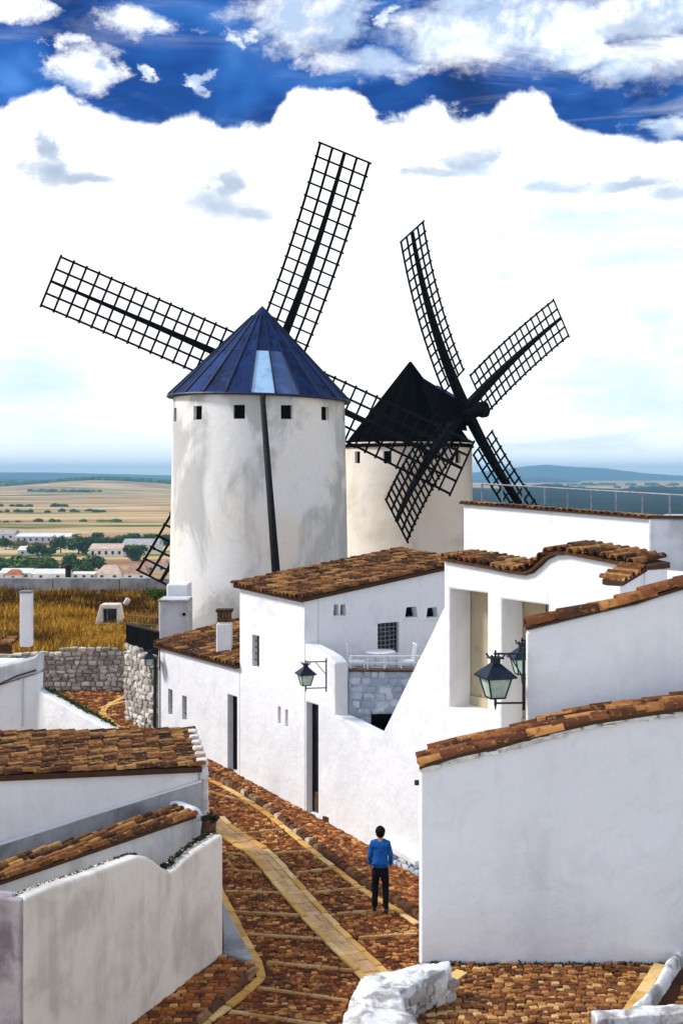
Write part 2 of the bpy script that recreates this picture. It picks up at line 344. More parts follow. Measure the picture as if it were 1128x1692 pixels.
def ground(u, v, up=0.0):                                      # point of the street plane
    Y = 21000.0 / (v - 635.0); return Vector(((u - U0) / F * Y, Y, st_z(Y) + up))

class Line:                                                    # a vertical wall plane through two plan points
    def __init__(s, p0, p1):
        s.p = Vector(p0).to_2d(); d = Vector(p1).to_2d() - s.p; s.len = d.length; s.d = d.normalized()
        n = Vector((-s.d.y, s.d.x)); s.n = n if n.dot(s.p) > 0 else -n        # inward = away from the camera
    def su(s, u):
        k = (u - U0) / F; return (k * s.p.y - s.p.x) / (s.d.x - k * s.d.y)
    def Y(s, q): return s.p.y + s.d.y * q
    def zu(s, u, v): return CZ - (v - V0) / F * s.Y(s.su(u))
    def uv(s, u, v): return (s.su(u), s.zu(u, v))
    def P(s, a, z, dep=0.0): q = s.p + s.d * a + s.n * dep; return Vector((q.x, q.y, z))
    @property
    def d3(s): return Vector((s.d.x, s.d.y, 0))
    @property
    def n3(s): return Vector((s.n.x, s.n.y, 0))
def wall(ln, outline, holes, thick, mat, parent, name='wall', bevel=0.035):
    return MB().prism(outline, holes, ln.P, thick).build(name, mat, parent, bevel=bevel)
def rect(s0, s1, z0, z1): return [(s0, z0), (s1, z0), (s1, z1), (s0, z1)]
def rect_uv(ln, u0, u1, v0, v1):
    uc = (u0 + u1) / 2; z1, z0 = ln.zu(uc, v0), ln.zu(uc, v1); a, b = sorted((ln.su(u0), ln.su(u1)))
    return a, b, z0, z1

def window(ln, r, parent, depth=0.16, bars=(0, 0), frame_w=0.04, barmat=None, pane=None, fr=None):
    a, b, z0, z1 = r; m = MB(); fw = frame_w
    for q in (rect(a, a + fw, z0, z1), rect(b - fw, b, z0, z1), rect(a + fw, b - fw, z0, z0 + fw), rect(a + fw, b - fw, z1 - fw, z1)):
        m.prism([(x, z) for x, z in q], [], lambda x, z, d: ln.P(x, z, d + depth), 0.06)
    w = m.build('window', fr or IRON, parent)
    MB().prism(rect(a - 0.01, b + 0.01, z0 - 0.01, z1 + 0.01), [], lambda x, z, d: ln.P(x, z, d + depth + 0.065), 0.03).build('pane', pane or PANE, w)
    for i in range(bars[0]):
        x = a + (b - a) * (i + 1) / (bars[0] + 1); MB().tube([ln.P(x, z0, depth - 0.06), ln.P(x, z1, depth - 0.06)], 0.012, 6).build('grille_bar', barmat or IRON, w)
    for i in range(bars[1]):
        z = z0 + (z1 - z0) * (i + 1) / (bars[1] + 1); MB().tube([ln.P(a, z, depth - 0.06), ln.P(b, z, depth - 0.06)], 0.012, 6).build('grille_bar', barmat or IRON, w)
    return w
def door(ln, r, parent, depth=0.2, planks=4, kick=0.0):
    a, b, z0, z1 = r
    m = MB()
    for q in (rect(a, a + 0.06, z0, z1), rect(b - 0.06, b, z0, z1), rect(a + 0.06, b - 0.06, z1 - 0.07, z1)):
        m.prism(q, [], lambda x, z, d: ln.P(x, z, d + depth - 0.03), 0.1)
    d_ = m.build('door', DOORM, parent); w = (b - a - 0.12) / planks
    for i in range(planks):
        MB().prism(rect(a + 0.06 + i * w + 0.006, a + 0.06 + (i + 1) * w - 0.006, z0 + kick, z1 - 0.075), [], lambda x, z, d: ln.P(x, z, d + depth), 0.04).build('plank', DOORM, d_, bevel=0.006)
    MB().prism(rect(a, b, z0, z1), [], lambda x, z, d: ln.P(x, z, d + depth + 0.075), 0.03).build('backing', DARK, d_)
    if kick: MB().prism(rect(a + 0.062, b - 0.062, z0, z0 + kick - 0.01), [], lambda x, z, d: ln.P(x, z, d + depth - 0.02), 0.07).build('kick_board', BROWNWOOD, d_, bevel=0.006)
    MB().box(ln.P(a + 0.12, z0 + 1.05, depth - 0.03), (0.03, 0.05, 0.14)).build('handle', IRON, d_)

# ---- barrel tiles
def tile_mesh(seed, length=0.44, r0=0.103, r1=0.082, n=6):
    rg = random.Random(seed); vs = []; fs = []
    for y, r in ((0, r0), (length, r1)):
        for rr in (r, r - 0.016):
            for k in range(n + 1):
                a = math.pi * k / n; vs.append((rr * math.cos(a) + rg.uniform(-.003, .003), y + rg.uniform(-.006, .006), rr * 1.0 * math.sin(a) + rg.uniform(-.003, .003)))
    m = n + 1
    for k in range(n):
        fs.append((k, k + 1, 2 * m + k + 1, 2 * m + k)); fs.append((m + k + 1, m + k, k, k + 1)[::-1]); fs.append((m + k, m + k + 1, 3 * m + k + 1, 3 * m + k)[::-1])
    me = bpy.data.meshes.new('roof_tile'); me.from_pydata(vs, [], fs); me.validate()
    bm = bmesh.new(); bm.from_mesh(me); bmesh.ops.recalc_face_normals(bm, faces=bm.faces); bm.to_mesh(me); bm.free()
    me.polygons.foreach_set('use_smooth', [True] * len(me.polygons)); me.set_sharp_from_angle(angle=R(50))
    return me
def tiles_of(mat):
    r = []
    for i in range(4):
        me = tile_mesh(i); me.materials.append(mat); r.append(me)
    return r
TILES, REDTILES = tiles_of(TILE), tiles_of(RED_TILE)
def lay_tiles(parent, O, ev, uv, ncol, cw, nrow, rh, meshes=TILES, bed=True, jit=1.0, skip=None, sag=0.0):
    """rows of barrel tiles: O the low corner, ev along the eave, uv up the slope"""
    ev, uv = Vector(ev).normalized(), Vector(uv).normalized(); n = ev.cross(uv).normalized()
    if n.z < 0: n = -n
    x = uv.cross(n).normalized(); O = Vector(O)
    sc = cw / 0.205 * .88
    if bed:
        m = MB(); c = []
        W_ = ncol * cw; H_ = nrow * rh
        for i in range(ncol * 2 + 1):
            for t in (0.0, H_): c.append(O + ev * (i * cw / 2) + uv * t + n * (0.012 if i % 2 else -0.025))
        m.add(c, [(2 * i, 2 * i + 2, 2 * i + 3, 2 * i + 1) for i in range(ncol * 2)])
        m.build('tile_bed', TILE_BED, parent, smooth=True, kind=None)
    for r in range(nrow):
        for c in range(ncol):
            if skip and skip(c, r): continue
            a = random.gauss(0, 0.022) * jit; tilt = 0.05 + random.gauss(0, 0.012) * jit
            u2 = (uv * math.cos(a) + x * math.sin(a)); u2 = (u2 * math.cos(tilt) - n * math.sin(tilt)).normalized()
            x2 = u2.cross(n).normalized(); n2 = x2.cross(u2)
            p = O + ev * ((c + 0.5) * cw + random.gauss(0, 0.008) * jit) + uv * (r * rh + random.gauss(0, 0.014) * jit) + n * (0.018 + random.gauss(0, 0.004) * jit - sag * math.sin(math.pi * (c + .5) / ncol))
            M4 = frame(x2 * sc, u2 * (rh / 0.345), n2 * sc, p)
            inst(random.choice(meshes), 'roof_tile', parent, M4)

# ---- rubble stones
def stone_mesh(seed, mat):
    rg = random.Random(100 + seed); bm = bmesh.new(); bmesh.ops.create_cube(bm, size=1.0)
    bmesh.ops.subdivide_edges(bm, edges=bm.edges, cuts=1, use_grid_fill=True)
    for v in bm.verts:
        l = v.co.length; k = {1: 0.5}.get(0, 1)
        v.co = v.co * (0.5 / (0.55 * l + 0.45 * max(abs(v.co.x), abs(v.co.y), abs(v.co.z)))) * 1.0
        v.co += Vector((rg.uniform(-1, 1), rg.uniform(-1, 1), rg.uniform(-1, 1))) * 0.055
    me = bpy.data.meshes.new('stone'); bm.to_mesh(me); bm.free(); me.materials.append(mat)
    me.polygons.foreach_set('use_smooth', [True] * len(me.polygons)); me.set_sharp_from_angle(angle=R(32))
    return me
def stones_of(mat): return [stone_mesh(i, mat) for i in range(6)]
WST, BST, RST = stones_of(WSTONE), stones_of(BSTONE), stones_of(RSTONE)
def rubble(parent, ln, s0, s1, zb, zt, meshes, size, depth=0.3, name='stone', proud=0.05, ytop=None):
    """coursed rubble face on the camera side of plane ln; zb, zt functions of s"""
    zmin = min(zb(s0), zb(s1)); zmax = max(zt(s0), zt(s1)); z = zmin
    while z < zmax - 0.03:
        h = size * random.uniform(0.6, 0.95); s = s0 - random.uniform(0, size)
        while s < s1:
            w = size * random.uniform(0.8, 1.9); sc, zc = s + w / 2, z + h / 2 + random.gauss(0, 0.02)
            if s0 <= sc <= s1 and zb(sc) - h * .3 < zc < zt(sc):
                hh = min(h, (zt(sc) - zc) * 2 + h * .4)
                rot = Matrix.Rotation(random.gauss(0, 0.08), 3, 'Y')
                x = ln.d3; y = ln.n3
                if x.cross(y).z < 0: y = -y
                B = Matrix((x, y, Vector((0, 0, 1)))).transposed() @ rot
                fl = random.choice((1, -1))
                M4 = (B @ Matrix.Diagonal((w * 1.05 * fl, depth * random.uniform(.85, 1.15), hh * 1.12))).to_4x4()
                M4.translation = ln.P(sc, zc, depth / 2 - proud)
                inst(random.choice(meshes), name, parent, M4)
            s += w
        z += h

def stuff_boxes(name, mat, parent, specs):
    """many small cobbles joined: specs (centre, x-vec, y-vec, sx, sy, h)"""
    vs = []; fs = []; k = 0
    for c, x, y, sx, sy, h in specs:
        n = Vector((0, 0, 1)); j = lambda: random.uniform(0.82, 1.0)
        b = [c + x * (i * sx / 2 * j()) + y * (q * sy / 2 * j()) for i, q in ((-1, -1), (1, -1), (1, 1), (-1, 1))]
        t = [c + (p - c) * 0.78 + n * (h * random.uniform(.7, 1.2)) for p in b]
        vs += b + t
        fs += [(k + 4, k + 5, k + 6, k + 7), (k, k + 1, k + 5, k + 4), (k + 1, k + 2, k + 6, k + 5), (k + 2, k + 3, k + 7, k + 6), (k + 3, k, k + 4, k + 7)]; k += 8
    me = bpy.data.meshes.new(name); me.from_pydata([tuple(v - wl(parent)) for v in vs], [], fs); me.materials.append(mat)
    o = bpy.data.objects.new(name, me); COL.objects.link(o); o.parent = parent; o['kind'] = 'stuff'
    return o
def cobble_mesh(seed, mat, flat=.72):
    rg = random.Random(seed); m = MB(); lo_ = .85 if flat < .9 else .97; b = [Vector((x * .5 * rg.uniform(lo_, 1), y * .5 * rg.uniform(lo_, 1), 0)) for x, y in ((-1, -1), (1, -1), (1, 1), (-1, 1))]
    mid = [Vector((p.x, p.y, .55)) for p in b]; t = [Vector((p.x * flat, p.y * flat, 1.0 * (rg.uniform(.8, 1.1) if flat < .9 else 1))) for p in b]
    vs = b + mid + t; fs = [(8, 9, 10, 11)]
    for k in range(4):
        q = (k + 1) % 4; fs += [(k, q, 4 + q, 4 + k), (4 + k, 4 + q, 8 + q, 8 + k)]
    me = bpy.data.meshes.new('cobblestone'); me.from_pydata([tuple(v) for v in vs], [], fs); me.materials.append(mat)
    return me

# ================================================================== ground
def hill_z(x, y):
    if y < 41.7: return st_z(y) - 0.06
    if y < 54: return 2.85 + (y - 41.7) * 0.075 + 0.12 * mnoise.noise(Vector((x * .4, y * .4, 0)))
    if y < 55.2: return 3.75
    t = min(1, (y - 55.2) / 120); return 3.0 - 33.5 * (t * t * (3 - 2 * t))
gx = list(np.linspace(-60, 60, 61)); gy = sorted(set(list(np.linspace(-10, 41.69, 30)) + list(np.linspace(41.71, 55.1, 42)) + list(np.linspace(55.4, 230, 40))))
m = MB(); m.v = [(x, y, hill_z(x, y)) for y in gy for x in gx]
nx = len(gx); m.f = [(j * nx + i, j * nx + i + 1, (j + 1) * nx + i + 1, (j + 1) * nx + i) for j in range(len(gy) - 1) for i in range(nx - 1)]
HILLM, b_, T_ = new_mat('dry_grass_ground'); N, L, put, M, smooth, mix, noise, vscale, ramp = T_
p_ = pos(T_)
c_ = ramp(noise(vscale(p_, (1, 2.2, 1)), 0.55, 6, 0.65, 0.5), [(0.30, (0.07, 0.035, 0.008)), (0.46, (0.22, 0.11, 0.018)), (0.58, (0.42, 0.23, 0.035)), (0.75, (0.10, 0.10, 0.025))])
L(c_, b_.inputs['Base Color']); b_.inputs['Roughness'].default_value = 1.0; b_.inputs['Specular IOR Level'].default_value = 0.05
bump(T_, b_, noise(p_, 3, 6, 0.7), 0.8, 0.2)
hill = m.build('hillside', HILLM, None, smooth=True, kind='structure', recalc=False)

# the plain below, out to the horizon
def bumpf(x, y, cx, cy, rx, ry, h): return h * math.exp(-((x - cx) / rx) ** 2 - ((y - cy) / ry) ** 2)
def plain_z(x, y):
    z = -30 + bumpf(x, y, -690, 3500, 230, 500, 25) + bumpf(x, y, -900, 4300, 700, 420, 12)
    z += 1.5 * mnoise.noise(Vector((x / 900, y / 900, 3))) * min(1, y / 1500)
    return z
gx = list(np.concatenate([np.linspace(-9000, -2600, 14), np.linspace(-2500, 2500, 71), np.linspace(2600, 9000, 14)]))
gy = list(np.concatenate([np.linspace(120, 1000, 12), np.linspace(1100, 6000, 60), np.linspace(6300, 13500, 20)]))
m = MB(); m.v = [(x, y, plain_z(x, y)) for y in gy for x in gx]; nx = len(gx)
m.f = [(j * nx + i, j * nx + i + 1, (j + 1) * nx + i + 1, (j + 1) * nx + i) for j in range(len(gy) - 1) for i in range(nx - 1)]
PLM, b_, T_ = new_mat('farm_fields'); N, L, put, M, smooth, mix, noise, vscale, ramp = T_
p_ = pos(T_)
f1 = noise(vscale(p_, (0.0016, 0.0085, 0)), 1.0, 4, 0.6, 0.4)
vor = N('ShaderNodeTexVoronoi'); vor.inputs['Scale'].default_value = 1.0; L(vscale(p_, (0.0030, 0.0105, 0)), vor.inputs['Vector'])
hue = N('ShaderNodeSeparateColor'); L(vor.outputs['Color'], hue.inputs[0])
ff = M('ADD', M('MULTIPLY', f1, 0.55), M('MULTIPLY', hue.outputs[0], 0.45))
c_ = ramp(ff, [(0.22, (0.16, 0.07, 0.04)), (0.32, (0.46, 0.28, 0.15)), (0.43, (0.68, 0.52, 0.28)), (0.485, (0.07, 0.11, 0.02)), (0.54, (0.64, 0.46, 0.20)), (0.62, (0.30, 0.14, 0.09)), (0.70, (0.72, 0.58, 0.36)), (0.80, (0.16, 0.15, 0.04))])
c_ = mix(M('MULTIPLY', smooth(noise(vscale(p_, (0.02, 0.05, 0)), 1.0, 5, 0.7), 0.5, 0.7), 0.4), c_, (0.17, 0.15, 0.06))
L(c_, b_.inputs['Base Color']); b_.inputs['Roughness'].default_value = 1.0; b_.inputs['Specular IOR Level'].default_value = 0.0
m.build('plain', PLM, None, smooth=True, kind='structure', recalc=False)

# far ranges
FORM, b_, T_ = new_mat('far_scrub_hills'); N, L, put, M, smooth, mix, noise, vscale, ramp = T_
p_ = pos(T_)
c_ = ramp(noise(vscale(p_, (0.0016, 0.0016, 0.02)), 1.0, 6, 0.65), [(0.3, (0.014, 0.026, 0.030)), (0.55, (0.032, 0.048, 0.048)), (0.75, (0.075, 0.085, 0.07))])
L(c_, b_.inputs['Base Color']); b_.inputs['Roughness'].default_value = 1.0; b_.inputs['Specular IOR Level'].default_value = 0.0
def far_range(Y, prof, depth, seed, rough, x0=-0.42, base=-31):
    xs = np.linspace(x0, 0.62, 260); m = MB(); rows = 7
    for r in range(rows):
        t = r / (rows - 1)
        for k in xs:
            u = U0 + F * k; v = np.interp(u, [p[0] for p in prof], [p[1] for p in prof])
            zt = max(0.5, CZ + (V0 - v) / F * Y + 30)
            zt *= 1 + rough * mnoise.fractal(Vector((k * 22, seed, t)), 1.0, 2.1, 5)
            yy = Y - depth * (1 - t); h = zt * (1 - (1 - t) ** 1.7) * (1 + 0.25 * mnoise.noise(Vector((k * 40, t * 3, seed))) * (1 - t))
            m.v.append((k * yy, yy, base + max(0, h)))
    n = len(xs); m.f = [(j * n + i, j * n + i + 1, (j + 1) * n + i + 1, (j + 1) * n + i) for j in range(rows - 1) for i in range(n - 1)]
    back = len(m.v); m.v += [(k * Y * 1.12, Y * 1.12, -31) for k in xs]
    m.f += [((rows - 1) * n + i, (rows - 1) * n + i + 1, back + i + 1, back + i) for i in range(n - 1)]
    return m.build('hills', FORM, None, smooth=True, kind='structure', recalc=False)
far_range(11000, [(-300, 784), (0, 780), (100, 781), (280, 785), (560, 786), (760, 783), (820, 776), (875, 770), (905, 768), (950, 771), (1000, 774), (1060, 781), (1128, 786), (1300, 776), (1700, 784)], 2600, 1.3, 0.05)
far_range(3100, [(-300, 830), (100, 830), (520, 826), (640, 812), (760, 806), (820, 808), (860, 805), (905, 800), (960, 806), (1020, 809), (1080, 804), (1128, 807), (1250, 800), (1500, 806), (1700, 812)], 2350, 7.7, 0.10, 0.035, -28.6)
far_range(7600, [(-300, 788), (0, 789), (90, 793), (280, 794), (560, 795), (760, 793), (850, 790), (900, 788), (960, 795), (1128, 796), (1300, 790), (1700, 794)], 1500, 4.1, 0.10)

# ---- street
street_poly = [(-16, 43), (-13.5, 34), (-5, 26.5), (-3.2, 21.5), (-6, 16.5), (-3, 14), (4, 14), (4.2, 22.5), (1.7, 26), (-3, 32.9), (-5.4, 36.5), (-5.8, 41.68), (-16, 41.68)]
SP = [(-15, 41.66), (-12.5, 33), (-5.5, 26.5), (-4.0, 16.0), (6, 14.0), (6, 20), (4.8, 21.1), (-5.2, 35.85), (-5.6, 41.66)]
m = MB(); m.prism(SP, [], lambda a, b, d: Vector((a, b, st_z(b) - d)), 0.5)
street = m.build('street', MORTAR, None, kind='structure')

def poly_ground(pts, n=None):
    return [ground(u, v) for u, v in pts]
def resample(pts, step):
    out = [pts[0].copy()]; acc = 0.0
    for a, b in zip(pts, pts[1:]):
        l = (b - a).length; t = step - acc
        while t <= l: out.append(a + (b - a) * (t / l)); t += step
        acc = (acc + l) % step
    return out
def spline(pts, n=10):
    o = []; P_ = [pts[0]] + pts + [pts[-1]]
    for i in range(1, len(P_) - 2):
        for k in range(n):
            t = k / n; a, b, c, d = P_[i - 1], P_[i], P_[i + 1], P_[i + 2]
            o.append(0.5 * ((2 * b) + (c - a) * t + (2 * a - 5 * b + 4 * c - d) * t * t + (3 * b - a - 3 * c + d) * t ** 3))
    return o + [pts[-1]]
cob_g = [cobble_mesh(40 + i, GOLD, .95) for i in range(3)]; cob_p = [cobble_mesh(50 + i, PALE_STONE, .95) for i in range(3)]
cob_k = [cobble_mesh(60 + i, KERB) for i in range(3)]; cob_c = [cobble_mesh(70 + i, COURSE, .9) for i in range(3)]
def lay_line(name, pts, step, width, h, meshes, parent, off=0.0, jit=0.0, zoff=0.0):
    q = resample(pts, step)
    for a, b in zip(q, q[1:]):
        d = b - a; l = d.length; d.normalize(); side = Vector((d.y, -d.x, 0)).normalized(); c = (a + b) / 2 + side * off
        c.z += zoff + random.uniform(-jit, jit)
        inst(random.choice(meshes), name, parent, frame(d * l * random.uniform(.96, 1.05), -side * width * random.uniform(.92, 1.08), Vector((0, 0, 1)) * h * random.uniform(.9, 1.15), c))
border_r = spline(poly_ground([(318, 1272), (335, 1284), (372, 1302), (412, 1326), (450, 1352), (500, 1394), (560, 1442), (605, 1476), (650, 1502), (700, 1536)]))
border_l = poly_ground([(350, 1440), (365, 1478), (400, 1546), (437, 1612), (400, 1648), (340, 1692), (260, 1748)])
chan = spline(poly_ground([(352, 1352), (372, 1373), (430, 1412), (481, 1470), (540, 1536), (612, 1606), (690, 1690)]))
lay_line('border_stone', border_r, 0.55, 0.14, 0.035, cob_g, street)
lay_line('border_stone', border_l, 0.55, 0.16, 0.045, cob_g, street)
lay_line('border_stone', chan, 0.60, 0.13, 0.04, cob_g, street, off=0.22)
lay_line('border_stone', chan, 0.60, 0.13, 0.04, cob_g, street, off=-0.22)
lay_line('channel_stone', chan, 0.45, 0.15, 0.024, cob_p, street, off=.08)
lay_line('channel_stone', chan, 0.45, 0.15, 0.024, cob_p, street, off=-.08)
lay_line('channel_stone', chan, 0.60, 0.30, 0.016, cob_p, street)
for pl in ([(208, 1152), (180, 1166), (170, 1180), (186, 1196), (200, 1206)], [(205, 1160), (150, 1176)]):
    lay_line('border_stone', spline(poly_ground(pl), 6), 0.5, 0.2, 0.04, cob_g, street)
# pavement along the houses, with its kerb
kerb = spline(poly_ground([(300, 1252), (340, 1276), (400, 1309), (450, 1344), (500, 1384), (560, 1430), (610, 1466), (660, 1495), (710, 1528)]))
fO, fD = Vector((0.5, 27.45)), Vector((-0.5623, 0.8269))
FAC = Line(fO, fO + fD)
pav = [(q.x, q.y) for q in kerb] + [tuple(FAC.P(s, 0, 0.1).to_2d()) for s in (-4.5, 0, 4, 8.5)]
m = MB(); m.prism(pav, [], lambda a, b, d: Vector((a, b, st_z(b) + 0.10 - d)), 0.4)
pavement = m.build('pavement', MORTAR, None, kind='structure')
lay_line('kerb_stone', kerb, 0.22, 0.17, 0.13, cob_k, pavement, jit=0.012)
# pale stone courses across the street
def course(p, q):
    a, b = ground(*p), ground(*q); lay_line('course_stone', [a, b], (b - a).length / max(3, round((b - a).length / .32)) * .999, 0.075, 0.046, cob_c, street)
for p, q in (((366, 1382), (470, 1372)), ((372, 1412), (400, 1413)), ((450, 1412), (515, 1408)), ((372, 1438), (432, 1444)), ((490, 1444), (556, 1436)), ((372, 1475), (462, 1477)), ((520, 1477), (604, 1468)),
             ((385, 1509), (500, 1515)), ((556, 1512), (655, 1505)), ((412, 1546), (545, 1554)), ((592, 1552), (690, 1545)), ((440, 1592), (590, 1607)), ((425, 1634), (575, 1656)), ((380, 1674), (540, 1698)), ((340, 1308), (420, 1330))):
    course(p, q)
# cobbles: the largest 300 as pieces, the rest joined
def inside(p, poly):
    c = False; j = len(poly) - 1
    for i in range(len(poly)):
        a, b = poly[i], poly[j]
        if (a[1] > p[1]) != (b[1] > p[1]) and p[0] < (b[0] - a[0]) * (p[1] - a[1]) / (b[1] - a[1]) + a[0]: c = not c
        j = i
    return c
def near_line(p, pts, d):
    for a, b in zip(pts, pts[1:]):
        ab = (b - a).to_2d(); t = max(0, min(1, (p - a.to_2d()).dot(ab) / max(1e-9, ab.length_squared)))
        if (a.to_2d() + ab * t - p).length < d: return True
    return False
bl2, br2, ch2 = border_l, border_r[::4] + [border_r[-1]], chan[::4] + [chan[-1]]
specs = []
dX = Vector((0.97, -0.06, -0.0045)); y = 16.5
dX = Vector((1, 0, 0)); 
while y < 41.5:
    sy = random.uniform(.055, .078) + 0.003 * (y - 16); x = -14 + random.uniform(0, .1)
    while x < 6:
        sx = random.uniform(.06, .15) * (1 + 0.012 * (y - 16)); c = Vector((x + sx / 2, y + random.gauss(0, .02)))
        u = U0 + F * c.x / c.y
        if -40 < u < 730 and inside(c, SP) and not near_line(c, bl2, .09) and not near_line(c, br2, .08) and not near_line(c, ch2, .31):
            v = 635 + 21000 / c.y
            if not (u < 300 and v > 1215) and not inside(c, pav):
                specs.append((Vector((c.x, c.y, st_z(c.y))), Vector((1, random.gauss(0, .22), 0)), Vector((random.gauss(0, .22), 1, .075)), sx * 1.0, sy * random.uniform(.85, 1.1), random.uniform(.012, .028)))
        x += sx
    y += sy
specs.sort(key=lambda s: s[0].y if U0 + F * s[0].x / s[0].y < 690 and 635 + 21000 / s[0].y < 1700 else 99)
cobm = [cobble_mesh(i, COBBLE) for i in range(6)]
for c, xv, yv, sx, sy, h in specs[:300]:
    inst(random.choice(cobm), 'cobblestone', street, frame(xv * sx, yv * sy, Vector((0, 0, h)), c))
stuff_boxes('cobblestones', COBBLE_S, street, specs[300:])
ps = []
q = [k for k in kerb]
for i in range(2600):
    s = random.uniform(-4.3, 8.4); dep = -random.uniform(0.02, 1.1); c = FAC.P(s, 0, dep)
    if inside((c.x, c.y), pav) and not near_line(c.to_2d(), kerb[::4], .11):
        ps.append((Vector((c.x, c.y, st_z(c.y) + .10)), FAC.d3, FAC.n3, random.uniform(.12, .2), .11, .028))
stuff_boxes('cobblestones', COBBLE_S, pavement, ps)

# raised corner pavement by the left wall, with a grey slab
cpoly = [(-2.16, 21.98), (-1.52, 21.62), (-2.36, 19.75), (-3.4, 17.6), (-4.9, 17.0), (-3.35, 19.9)]
m = MB(); m.prism(cpoly, [], lambda a, b, d: Vector((a, b, st_z(b) + 0.13 - d)), 0.5)
cpav = m.build('corner_pavement', MORTAR, None, kind='structure', bevel=0.02)
ps = []; y = 17.2
while y < 22:
    x = -4.8
    while x < -1.4:
        sx = random.uniform(.14, .26)
        if inside((x + sx / 2, y), cpoly): ps.append((Vector((x + sx / 2, y, st_z(y) + .13)), Vector((1, .1, 0)), Vector((0, 1, .075)), sx, .11, .022))
        x += sx
    y += .115
stuff_boxes('cobblestones', COBBLE_S, cpav, ps)
lay_line('kerb_stone', [Vector((a, b, st_z(b))) for a, b in ((-1.50, 21.62), (-2.34, 19.72), (-3.0, 18.3))], 0.42, 0.09, 0.15, [cobble_mesh(80 + i, KERB) for i in range(3)], cpav)
spoly = [(-2.42, 24.4), (-1.56, 21.72), (-2.15, 22.02)]
m = MB(); m.prism(spoly, [], lambda a, b, d: Vector((a, b, st_z(b) + 0.16 - d)), 0.4)
m.build('grey_slab', GREY_RENDER, None, kind='structure', bevel=0.03)

# ================================================================== houses on the right of the street
def fs(u): return FAC.su(u)
def fz(u, v): return FAC.zu(u, v)
def base_pts(s0, s1): return [(s1, st_z(FAC.Y(s1)) - 0.35), (s0, st_z(FAC.Y(s0)) - 0.35)]

# --- long low house at the far end
s0, s1 = fs(395.5), fs(262)
zt = 3.93
H = thing('low_house', FAC.P((s0 + s1) / 2, 0, 1.5) + Vector((0, 0, 1)), 'low white house with sagging tiled roof and one brick topped chimney beside the alley', 'house')
holes = [rect(*rect_uv(FAC, 278, 285, 1139, 1181)), rect(*rect_uv(FAC, 301, 308.5, 1150, 1190))]
d1 = rect_uv(FAC, 376, 392, 1149, 1266); d1 = (d1[0], d1[1], st_z(FAC.Y(d1[0])) + .12, d1[3])
holes.append(rect(*d1))
wall(FAC, [(s0, zt), (s1, zt)] + base_pts(s0, s1), holes, 0.35, WHITE, H)
window(FAC, rect_uv(FAC, 278, 285, 1139, 1181), H, bars=(1, 3)); window(FAC, rect_uv(FAC, 301, 308.5, 1150, 1190), H, bars=(1, 3))
door(FAC, d1, H)
dep, rise = 3.1, 0.55
LEFT = Line(FAC.P(s1, 0).to_2d(), FAC.P(s1, 0, dep).to_2d())
m = MB(); m.prism([(0.36, 1.0), (dep, 1.0), (dep, zt + rise * dep / dep), (0.36, zt + rise * .36 / dep)], [], lambda a, z, d: FAC.P(s1 - d, z, a), 0.3); m.build('wall', WHITE, H)
roof = MB()
roof.add([FAC.P(s0, zt + .02, -.12), FAC.P(s1 + .1, zt + .02, -.12), FAC.P(s1 + .1, zt + rise + .02, dep), FAC.P(s0, zt + rise + .02, dep),
          FAC.P(s0, zt - .08, -.12), FAC.P(s1 + .1, zt - .08, -.12), FAC.P(s1 + .1, zt + rise - .08, dep), FAC.P(s0, zt + rise - .08, dep)], [(0, 1, 2, 3), (7, 6, 5, 4), (0, 4, 5, 1), (1, 5, 6, 2), (2, 6, 7, 3), (3, 7, 4, 0)])
rf = roof.build('roof', TILE_BED, H)
upv = (FAC.n3 * (dep + .12) + Vector((0, 0, rise))).normalized()
lay_tiles(rf, FAC.P(s0, zt + .05, -.2), FAC.d3, upv, int((s1 - s0 + .15) / .205), .207, 9, .365, sag=.06)
# chimney
cs = fs(371); cb = Vector(at(371, 1078, 33.9)); 
ch = MB(); ch.box(cb + Vector((0, 0, .30)), (.42, .42, 1.05)); chm = ch.build('chimney', WHITE, H, bevel=.03)
for k in range(2):
    for j in range(3):
        MB().box(cb + Vector((-.13 + .13 * j, -.13, .93 + .16 * k)), (.11, .10, .14), Matrix.Rotation(.1 * (j - 1), 3, 'Z')).build('brick', BROWNWOOD, chm)
        MB().box(cb + Vector((-.13 + .13 * j, .13, .93 + .16 * k)), (.11, .10, .14)).build('brick', BROWNWOOD, chm)
MB().box(cb + Vector((0, 0, 1.18)), (.46, .42, .07)).build('cap', TILE_BED, chm, bevel=.01)

# --- taller house
s0, s1 = fs(503), fs(396)
zt = 6.02; zb0 = 5.98
H2 = thing('tall_house', FAC.P((s0 + s1) / 2, 0, 2) + Vector((0, 0, 1)), 'tall white house with shallow brown tiled roof below the blue capped windmill', 'house')
w1 = rect_uv(FAC, 416.5, 428, 1050, 1102); l1 = rect_uv(FAC, 459, 463.5, 1168, 1196); l2 = rect_uv(FAC, 471, 475.5, 1173, 1201)
wall(FAC, [(s0, zb0), (s1, zt + .06)] + base_pts(s0, s1), [rect(*w1), rect(*l1), rect(*l2)], 0.4, WHITE, H2)
window(FAC, w1, H2, bars=(1, 4)); window(FAC, l1, H2, frame_w=.02); window(FAC, l2, H2, frame_w=.02)
dep, rise = 5.4, 0.70
SIDE = Line(FAC.P(s0, 0).to_2d(), FAC.P(s0, 0, dep).to_2d())          # the side that looks at the courtyard
vents = [rect_uv(SIDE, 551, 560, 999, 1017), rect_uv(SIDE, 562, 572, 999, 1017), rect_uv(SIDE, 669, 690, 1003, 1020), rect_uv(SIDE, 704, 724, 1004, 1020)]
gw = rect_uv(SIDE, 624, 659, 1029, 1080)
def vent_poly(r):
    a, b, z0, z1 = r; q = (b - a) * .12; return [(a, z0), (b, z0), (b - q, z1), (a + q, z1)]
